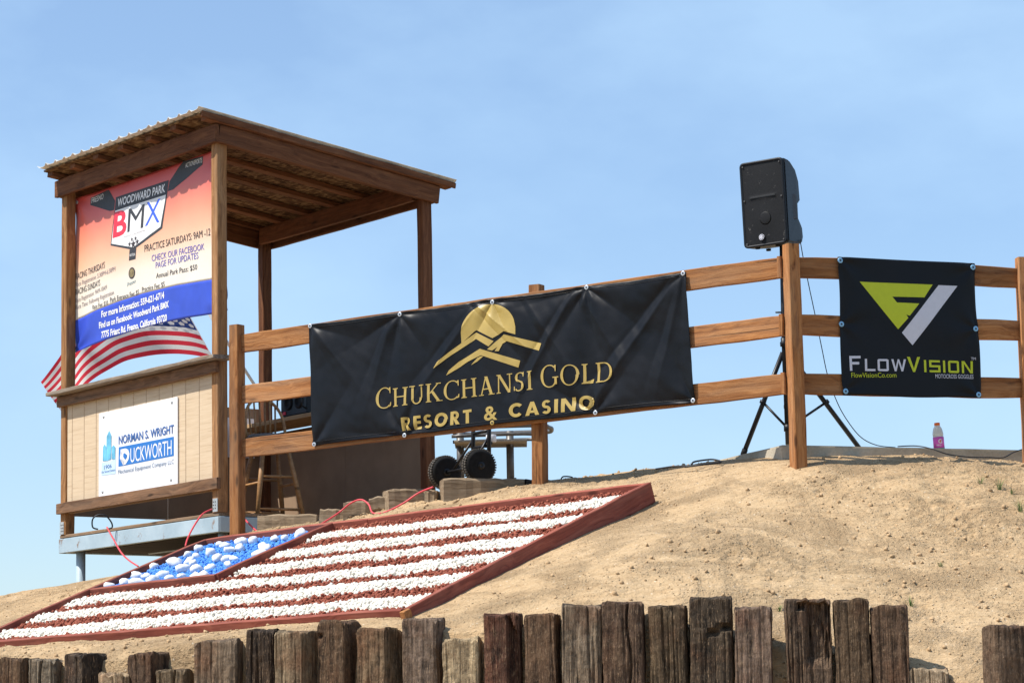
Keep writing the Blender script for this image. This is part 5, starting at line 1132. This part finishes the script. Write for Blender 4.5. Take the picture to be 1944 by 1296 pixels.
# badge: ring with three crossed forks
bg0 = sp3(-0.022, -0.018, -0.232)
bdg = lathe('badge', bg0, -ey, [(0, 0.0215), (0.002, 0.0215), (0.003, 0.0195)], MAT['char'], ls, 24)
def bsurf(x, z, lift): return bg0 + ex * x + ez * z - ey * (0.0035 + lift)
ringp = [[(0.0205 * math.cos(2 * pi * k / 28), 0.0205 * math.sin(2 * pi * k / 28)), (0.0205 * math.cos(2 * pi * (k + 1) / 28), 0.0205 * math.sin(2 * pi * (k + 1) / 28)), (0.0165 * math.cos(2 * pi * (k + 1) / 28), 0.0165 * math.sin(2 * pi * (k + 1) / 28)), (0.0165 * math.cos(2 * pi * k / 28), 0.0165 * math.sin(2 * pi * k / 28))] for k in range(28)]
forks = []
for k in range(6):
    a = k * pi / 3 + pi / 2; ca, sa = math.cos(a), math.sin(a); F = lambda r, o: (r * ca - o * sa, r * sa + o * ca)
    forks.append([F(0.0, -0.0028), F(0.0145, -0.0045), F(0.0145, 0.0045), F(0.0, 0.0028)])
put_polys('badge_mark', ringp + forks, bsurf, MAT['signgrey'], bdg, 0, 0.0)
for x, z in ((-0.145, 0.265), (0.145, 0.265), (0.147, 0.03), (-0.147, 0.03), (-0.145, -0.265), (0.145, -0.265)): lathe('screw', sp3(x, -0.012, z), -ey, [(0, 0.006), (0.006, 0.005)], MAT['chrome'], ls, 8)
hw0 = halfw(0.15)
box('handle_recess', sp3(hw0 - 0.0, 0.135, -0.03), ex * 0.004, ey * 0.03, ez * 0.085, MAT['char'], ls, 0.003, 2)
for x in (-0.09, 0.07):
    for y in (0.03, 0.17): lathe('rubber_foot', sp3(x, y, -0.287), -ez, [(0, 0.018), (0.014, 0.016)], MAT['rubber'], ls, 14)
# stand
hub = V(P_HUB); fl, fr_, fc = V(P_FOOT_L), V(P_FOOT_R), V(P_FOOT_C)
topp = sp3(0.035, 0.14, -0.285); axis_ = (topp - hub)
st = thing('speaker_stand', V((hub.x, hub.y, 3.51)), 'black tripod speaker stand behind the fence corner post', 'stand')
low = V((hub.x + 0.005, hub.y, 3.56))
tube('pole', [low, hub, topp + axis_.normalized() * 0.02], [0.019, 0.019, 0.0165], MAT['blackmetal'], st, 14)
tube('inner_pole', [hub + axis_ * 0.35, topp], 0.0155, MAT['blackmetal'], st, 14)
lathe('collar', hub + V((0, 0, -0.01)), axis_, [(0, 0.028), (0.03, 0.03), (0.035, 0.024), (0.06, 0.024)], MAT['black'], st, 16)
lathe('collar', hub + axis_ * 0.12, axis_, [(0, 0.027), (0.028, 0.027)], MAT['black'], st, 16)
kb = hub + axis_ * 0.33; tube('knob', [kb, kb + V((-0.055, -0.01, 0))], 0.006, MAT['black'], st, 8)
lathe('collar', low + V((0, 0, 0.09)), ZU, [(0, 0.027), (0.045, 0.027)], MAT['black'], st, 16)
for ft_ in (V((fl.x, fl.y, 3.512)), V((fr_.x, fr_.y, 3.512)), V((1.93, 19.72, 3.512))):
    leg = tube('leg', [hub + (ft_ - hub) * 0.04 + V((0, 0, -0.02)), ft_], 0.0165, MAT['blackmetal'], st, 12)
    d = (ft_ - hub).normalized(); tube('rubber_foot', [ft_ - d * 0.04, ft_ + d * 0.004], 0.02, MAT['rubber'], leg, 12)
    mid = hub + (ft_ - hub) * 0.52; tube('brace', [mid, low + V((0, 0, 0.11))], 0.009, MAT['blackmetal'], st, 8)
    lathe('leg_joint', mid - d * 0.012, d, [(0, 0.022), (0.024, 0.022)], MAT['black'], leg, 12)

# ================================================================== CABLES
def cable(pts, rad, m, label, cat='cable', grp=None, name='cable'):
    me = tube_mesh(smooth_path(pts), rad, 8); o = link(name, me, MAT[m], None, smooth=True); return tag(o, label, cat, grp)
cable(CABLE_S, 0.0032, 'black', 'thin black cable hanging from the loudspeaker to the platform')
cable(CABLE_K, 0.004, 'black', 'black cable draped over the concrete platform edge below the square banner')
cable(CABLE_L, 0.006, 'black', 'coiled black cable lying on the crest left of the concrete corner')
cable(CABLE_M, 0.005, 'black', 'dark cable loops on the dark timber right of the middle post')
cable(CORD_A, 0.0065, 'redcord', 'red extension cord arching over the step timbers', 'cord', name='extension_cord')
cable(CORD_B, 0.0065, 'redcord', 'red extension cord hanging from the left of the booth deck', 'cord', name='extension_cord')
cable(CORD_C, 0.0065, 'redcord', 'red extension cord hanging from the booth corner post', 'cord', name='extension_cord')
cable(CORD_D, 0.0065, 'redcord', 'short red cord end right of the leftmost fence post', 'cord', name='extension_cord')
cable(LOOP, 0.006, 'black', 'black cord loop standing on the booth deck edge')

# ================================================================== BOTTLE
bo_ = V((P_BOTTLE[0], P_BOTTLE[1], 3.504))
bt2 = thing('drink_bottle', bo_, 'sports drink bottle with orange cap and magenta label on the platform edge', 'bottle')
lean = V((-0.05, 0, 1)).normalized()
lathe('body', bo_, lean, [(0.0, 0.034), (0.006, 0.0375), (0.03, 0.0365), (0.095, 0.0365), (0.1, 0.034), (0.105, 0.037), (0.12, 0.0365), (0.15, 0.03), (0.168, 0.019), (0.172, 0.0165), (0.175, 0.0165)], MAT['bottle'], bt2, 28)
lathe('liquid', bo_ + lean * 0.003, lean, [(0.0, 0.033), (0.1, 0.0335), (0.135, 0.031)], plain('pale_drink', (0.62, 0.66, 0.62), 0.3, 0.4, 0, 0.03), bt2, 24)
lb = lathe('label', bo_ + lean * 0.012, lean, [(0, 0.0374), (0.08, 0.0374)], MAT['magenta'], bt2, 32)
lathe('label_band', bo_ + lean * 0.0045, lean, [(0, 0.0384), (0.011, 0.0378)], MAT['green'], bt2, 32)
lathe('cap', bo_ + lean * 0.172, lean, [(0, 0.0195), (0.016, 0.0195), (0.0185, 0.0175)], MAT['orange'], bt2, 24)
def bsf(x, z, lift):
    a = -pi / 2 - 0.15 + x / 0.0374; r = 0.0378 + lift; return bo_ + lean * z + V((math.cos(a) * r, math.sin(a) * r, 0))
put_text('lettering', ('G', (-0.002, 0.048), (0.024, 0.048), 0.027, 'white', 0.03, 0), bsf, MAT['white'], lb, 0.01, 0.0006)
put_text('lettering', ('FIERCE', (-0.016, 0.03), (0.016, 0.03), 0.009, 'white', 0.02, 0), bsf, MAT['white'], lb, 0.01, 0.0006)
put_polys('bolt_mark', [[(0.012, 0.07), (0.019, 0.07), (0.014, 0.06), (0.018, 0.06), (0.008, 0.048), (0.011, 0.058), (0.007, 0.058)]], bsf, MAT['orange'], lb, 0, 0.0011)

# ================================================================== CLOTH FLAG BEHIND THE BOOTH
FBc = smooth_path(FLAG_B, 6); FTc = smooth_path(FLAG_T, 6)
def along(C, u):
    x = u * (len(C) - 1); i = min(int(x), len(C) - 2); return C[i].lerp(C[i + 1], x - i)
def fcloth(u, v):
    p = along(FTc, u).lerp(along(FBc, u), v)
    p = p.copy(); p.y += 0.012 * math.sin(u * 27 + v * 5) * u + 0.09 * math.sin(u * 9.5 + v * 2.0) * min(1, u * 3) + 0.05 * math.sin(u * 17 - v * 3) * u; return p
fl_t = thing('cloth_flag', V(POLE[0]), 'American flag waving from a slanted white pole behind the booth', 'flag')
pole0, pole1 = V(POLE[0]), V(POLE[1]); tube('flagpole', [pole0, pole1], 0.014, MAT['white'], fl_t, 12)
lathe('finial', pole1, pole1 - pole0, [(0, 0.012), (0.01, 0.024), (0.03, 0.026), (0.045, 0.012)], MAT['gold'], fl_t, 14)
box('pole_bracket', pole0 + V((0.05, -0.02, -0.04)), V((0.05, 0, 0)), V((0, 0.03, 0)), V((0, 0, 0.05)), MAT['galv'], fl_t, 0.004, 1)
nu_ = 72
def strip(name, u0, u1, v0, v1, m, nv):
    n0 = max(2, int((u1 - u0) * nu_)); vs = []; fs = []
    for j in range(nv + 1):
        for i in range(n0 + 1): vs.append(fcloth(u0 + (u1 - u0) * i / n0, v0 + (v1 - v0) * j / nv))
    for j in range(nv):
        for i in range(n0): a = j * (n0 + 1) + i; fs.append((a, a + 1, a + n0 + 2, a + n0 + 1))
    return link(name, mesh_from(name, vs, fs), MAT[m], fl_t, smooth=True)
for k in range(13):
    strip('stripe', 0.4 if k < 7 else 0.012, 1.0, k / 13, (k + 1) / 13, 'clothred' if k % 2 == 0 else 'clothwhite', 3)
can_ = strip('canton', 0.012, 0.4, 0, 7 / 13, 'clothblue', 12); strip('hem', 0.0, 0.012, 0, 1, 'clothwhite', 14)
stars_ = []
for r_ in range(9):
    for c_ in range(6 if r_ % 2 == 0 else 5):
        cu_, cv_ = 0.012 + 0.388 * (2 * c_ + (1 if r_ % 2 == 0 else 2)) / 12, 7 / 13 * (r_ + 1) / 10
        P = [(cu_ + q[0], cv_ - q[1]) for q in star_poly((0, 0), 1.0)]
        stars_.append([(cu_ + 0.0205 * math.sin(pi * i / 5) * (1 if i % 2 == 0 else 0.4), cv_ - 0.034 * math.cos(pi * i / 5) * (1 if i % 2 == 0 else 0.4)) for i in range(10)])
for sgn_ in (-1,):
    put_polys('stars', stars_, lambda u, v, lift: fcloth(u, v) + V((0, -0.006 - lift, 0)), MAT['clothwhite'], can_, 0, 0.0)

# ================================================================== STOOL AND GEAR IN THE BOOTH
so = V((-1.93, 22.2, BO.z + zd + 0.001))
stl = thing('bar_stool', so, 'wooden bar stool with spindle back and grey cushion inside the booth', 'stool')
sh2 = 0.62; sang = 0.5
def sl3(x, y, z): c, s = math.cos(sang), math.sin(sang); return so + V((x * c - y * s, x * s + y * c, z))
seat = lathe('seat', so + ZU * sh2, ZU, [(0, 0.15), (0.012, 0.185), (0.03, 0.19), (0.038, 0.18)], MAT['stool'], stl, 28)
lathe('cushion', so + ZU * (sh2 + 0.038), ZU, [(0, 0.18), (0.02, 0.19), (0.042, 0.165), (0.052, 0.08), (0.053, 0.0)], MAT['cushion'], stl, 28)
ends = []
for sx, sy in ((-1, -1), (1, -1), (1, 1), (-1, 1)):
    T0, B0 = sl3(sx * 0.10, sy * 0.10, sh2), sl3(sx * 0.205, sy * 0.205, 0.0); ends.append((T0, B0)); tube('leg', [T0, T0.lerp(B0, .5), B0], [0.016, 0.021, 0.016], MAT['stool'], stl, 12)
for k in range(4):
    for f in ((0.42, 0.84) if k % 2 == 0 else (0.5, 0.9)):
        tube('rung', [ends[k][0].lerp(ends[k][1], f), ends[(k + 1) % 4][0].lerp(ends[(k + 1) % 4][1], f)], 0.011, MAT['stool'], stl, 10)
arc = [sl3(0.17 * math.cos(t), 0.17 * math.sin(t) * 0.6 + 0.08, sh2 + 0.03 + 0.36 * max(0, math.sin(t)) ** 0.55) for t in [pi * k / 24 for k in range(25)]]
tube('back_hoop', arc, 0.012, MAT['stool'], stl, 10)
for k in range(6):
    x = -0.115 + 0.046 * k; zz = sh2 + 0.03 + 0.36 * max(0, math.sin(math.acos(max(-1, min(1, x / 0.17))))) ** 0.55
    tube('spindle', [sl3(x * 0.9, 0.13, sh2 + 0.03), sl3(x, 0.16, zz)], 0.0075, MAT['stool'], stl, 8)
eq = thing('sound_equipment', booth(1.5, b_ - 0.25, 0.71), 'black equipment case with round dials on the booth counter', 'equipment')
ec = booth(1.5, b_ - 0.25, 0.81)
box('case', ec, BL_ * 0.2, BR_ * 0.12, ZU * 0.098, MAT['black'], eq, 0.008, 2)
for dl, dz, rr in ((-0.08, 0.01, 0.06), (0.08, 0.01, 0.06)): lathe('dial', ec + BL_ * dl - BR_ * 0.12 + ZU * dz, -BR_, [(0, rr), (0.008, rr), (0.012, rr * 0.6), (0.004, rr * 0.55), (0.004, 0.0)], MAT['rubber'], eq, 24)
box('red_switch', ec + BL_ * 0.14 - BR_ * 0.124 - ZU * 0.07, BL_ * 0.02, BR_ * 0.004, ZU * 0.012, MAT['red'], eq)
for x in (-0.19, 0.19): tube('handle', [ec + BL_ * x - BR_ * 0.12 + ZU * 0.06, ec + BL_ * x - BR_ * 0.16 + ZU * 0.04, ec + BL_ * x - BR_ * 0.16 - ZU * 0.04, ec + BL_ * x - BR_ * 0.12 - ZU * 0.06], 0.008, MAT['blackmetal'], eq, 8)

# ================================================================== HAND TRUCK AND TUBE BENCH BEHIND THE FENCE
w1, w2 = V(P_WH1), V(P_WH2); axd = V((0.45, -0.89, 0)).normalized()
ht = thing('hand_truck', V(((w1.x + w2.x) / 2, (w1.y + w2.y) / 2, 3.48)), 'black hand truck with two pneumatic tyres behind the middle fence post', 'hand truck')
for wc in (w1, w2):
    prof_ = [(-0.035, 0.075), (-0.04, 0.10), (-0.03, 0.118), (-0.012, 0.126), (0.012, 0.126), (0.03, 0.118), (0.04, 0.10), (0.035, 0.075)]
    wh = lathe('wheel', wc, axd, prof_, MAT['rubber'], ht, 36)
    # tread blocks
    tv, tf = [], []
    for k in range(40):
        for off in (-0.018, 0.018):
            a = 2 * pi * (k + (0.5 if off > 0 else 0)) / 40; rad = V((0, 0, 1)) * math.cos(a) + axd.cross(V((0, 0, 1))) * math.sin(a); tg = axd.cross(rad)
            b0 = len(tv); tv += box_verts(wc + rad * 0.124 + axd * off, axd * 0.011, tg * 0.006, rad * 0.005); tf += [tuple(b0 + q for q in F) for F in BOXF]
    link('tread', mesh_from('tread', tv, tf), plain('dusty_rubber', (0.12, 0.11, 0.1), 0.9, 0.1), wh)
    lathe('rim', wc, axd, [(-0.03, 0.076), (-0.02, 0.065), (-0.015, 0.03), (-0.04, 0.028), (-0.04, 0.0), (0.04, 0.0), (0.04, 0.028), (0.015, 0.03), (0.02, 0.065), (0.03, 0.076)], MAT['blackmetal'], wh, 24)
tube('axle', [w1, w2], 0.011, MAT['blackmetal'], ht, 10)
side = (w1 - w2).normalized(); upb = V((0.02, 0.05, 1)).normalized(); base_c = (w1 + w2) / 2 + V((0.14, -0.06, -0.09))
for s in (-0.11, 0.11):
    A = base_c + side * s; tube('upright', [A, A + upb * 0.62], 0.016, MAT['blackmetal'], ht, 10)
    tube('axle_strut', [A + upb * 0.32, (w1 + w2) / 2 + side * s * 1.2], 0.01, MAT['blackmetal'], ht, 8)
for z in (0.14, 0.25, 0.36, 0.6): tube('crossbar', [base_c + side * -0.11 + upb * z, base_c + side * 0.11 + upb * z], 0.012, MAT['blackmetal'], ht, 10)
box('toe_plate', base_c + V((0.1, -0.08, -0.018)), side * 0.15, V((0.08, -0.1, 0)), ZU * 0.004, MAT['blackmetal'], ht)
be_c = V((-0.17, 21.4, 3.47))
bch = thing('tube_bench', be_c, 'bent steel tube rack with grey plywood shelf behind the middle fence post', 'rack')
def loop(z, x0, x1, d): 
    return smooth_path([be_c + V((x0, -d, z)), be_c + V((x1 - 0.12, -d, z + 0.01)), be_c + V((x1, -d * 0.6, z)), be_c + V((x1 + 0.02, 0, z)), be_c + V((x1, d * 0.6, z)), be_c + V((x1 - 0.12, d, z + 0.01)), be_c + V((x0, d, z))], 5)
tube('rail_tube', loop(0.485, -0.30, 0.44, 0.24), 0.017, MAT['chrome'], bch, 10); tube('rail_tube', loop(0.425, -0.30, 0.36, 0.2), 0.013, MAT['chrome'], bch, 10)
for k in range(3): board('slat', be_c + V((-0.28, -0.15 + 0.15 * k, 0.385)), be_c + V((0.27, -0.15 + 0.15 * k, 0.385)), 0.016, 0.135, MAT['ply'], bch)
tube('leg', [be_c + V((0.14, 0, 0.0)), be_c + V((0.14, 0, 0.48))], 0.029, MAT['chrome'], bch, 14); tube('leg', [be_c + V((-0.24, 0.05, 0.0)), be_c + V((-0.24, 0.05, 0.48))], 0.029, MAT['chrome'], bch, 14)
for i, x in enumerate((0.15, 0.285)):
    bx = box('pale_block', be_c + V((x, -0.18, 0.046)), V((0.058, 0.0, 0)), V((0, 0.05, 0)), ZU * 0.038, MAT['greybox'], None, 0.004, 1)
    tag(bx, ('pale grey block at the foot of the tube rack', 'pale grey block half hidden behind the middle fence post')[i], 'block', 'pale blocks under the tube rack')
cn = lathe('paint_can', be_c + V((-0.0, -0.35, 0.36)), ZU, [(0, 0.037), (0.003, 0.039), (0.052, 0.039), (0.055, 0.037)], MAT['signwhite'], None, 24)
tag(cn, 'small white can resting above the hand truck wheel', 'can')
tube('rack_arm', [be_c + V((0.0, -0.05, 0.385)), be_c + V((0.0, -0.35, 0.349)), be_c + V((0.0, -0.4, 0.349))], 0.01, MAT['blackmetal'], bch, 8)

# ================================================================== LOOSE DIRT AND WEEDS
rs = np.random.RandomState(9); nC = 10000
cx_ = rs.uniform(-4.2, 4.2, nC * 2); cy_ = rs.uniform(15.0, 20.6, nC * 2)
e1_, e2_ = bedc[1] - bedc[0], bedc[3] - bedc[0]; Mi = np.linalg.inv(np.array([[e1_[0], e2_[0]], [e1_[1], e2_[1]]])); st2 = Mi @ np.vstack([cx_ - bedc[0][0], cy_ - bedc[0][1]])
dens_ = vnoise(cx_ * 1.6, cy_ * 1.6, 77) + 0.5
ok = ~((st2[0] > -0.01) & (st2[0] < 1.02) & (st2[1] > -0.01) & (st2[1] < 1.02)) & (cy_ > tie_line(cx_) + 0.22) & (rs.rand(nC * 2) < dens_)
cx_, cy_ = cx_[ok], cy_[ok]; cz_ = ground_np(cx_.reshape(1, -1), cy_.reshape(1, -1)).ravel()
rad_ = 0.003 + 0.016 * rs.rand(len(cx_)) ** 9
o = pebbles('dirt_clods', np.stack([cx_, cy_, cz_ + rad_ * 0.3], -1), rad_, I1, 0.22, plain('dry_clod', (0.44, 0.30, 0.17), 0.95, 0.1, 0, 0.25, 60), None, False, rs)
tag(o, 'small loose clods scattered over the dry dirt slope', 'dirt')
for i, p in enumerate(TUFTS):
    x, y = p[0], p[1]; z = gz(x, y); bm = bmesh.new(); rg = random.Random(300 + i); hh = (0.075, 0.10, 0.075, 0.12, 0.085, 0.06, 0.05)[i]
    for k in range(15):
        a = rg.uniform(0, 2 * pi); ln = hh * rg.uniform(0.5, 1.0); lean_ = rg.uniform(0.2, 0.8); d = V((math.cos(a), math.sin(a), 0)); pr = V((-d.y, d.x, 0)) * 0.0028
        b0 = V((x, y, z - 0.005)) + d * rg.uniform(0, 0.015); prev = [bm.verts.new(b0 - pr), bm.verts.new(b0 + pr)]
        for s in (0.35, 0.7, 1.0):
            c = b0 + d * (ln * lean_ * s * s) + ZU * (ln * s * (1 - 0.25 * s * lean_)); wd = pr * (1 - s * 0.9); nx2 = [bm.verts.new(c - wd), bm.verts.new(c + wd)]
            bm.faces.new([prev[0], prev[1], nx2[1], nx2[0]]); prev = nx2
    me = bpy.data.meshes.new('weed'); bm.to_mesh(me); bm.free()
    tag(link('weed_tuft', me, MAT['grass']), ('small weed tuft, leftmost of the three under the right fence', 'tallest weed tuft, middle of the three under the right fence', 'small weed tuft, rightmost of the three under the right fence', 'weed tuft at the right edge halfway up the slope', 'weed tuft just above the ties near the right end', 'tiny weed beside the tie left of the rotten one', 'faint weed in the middle of the right slope')[i], 'weed', 'weeds on the dirt slope')
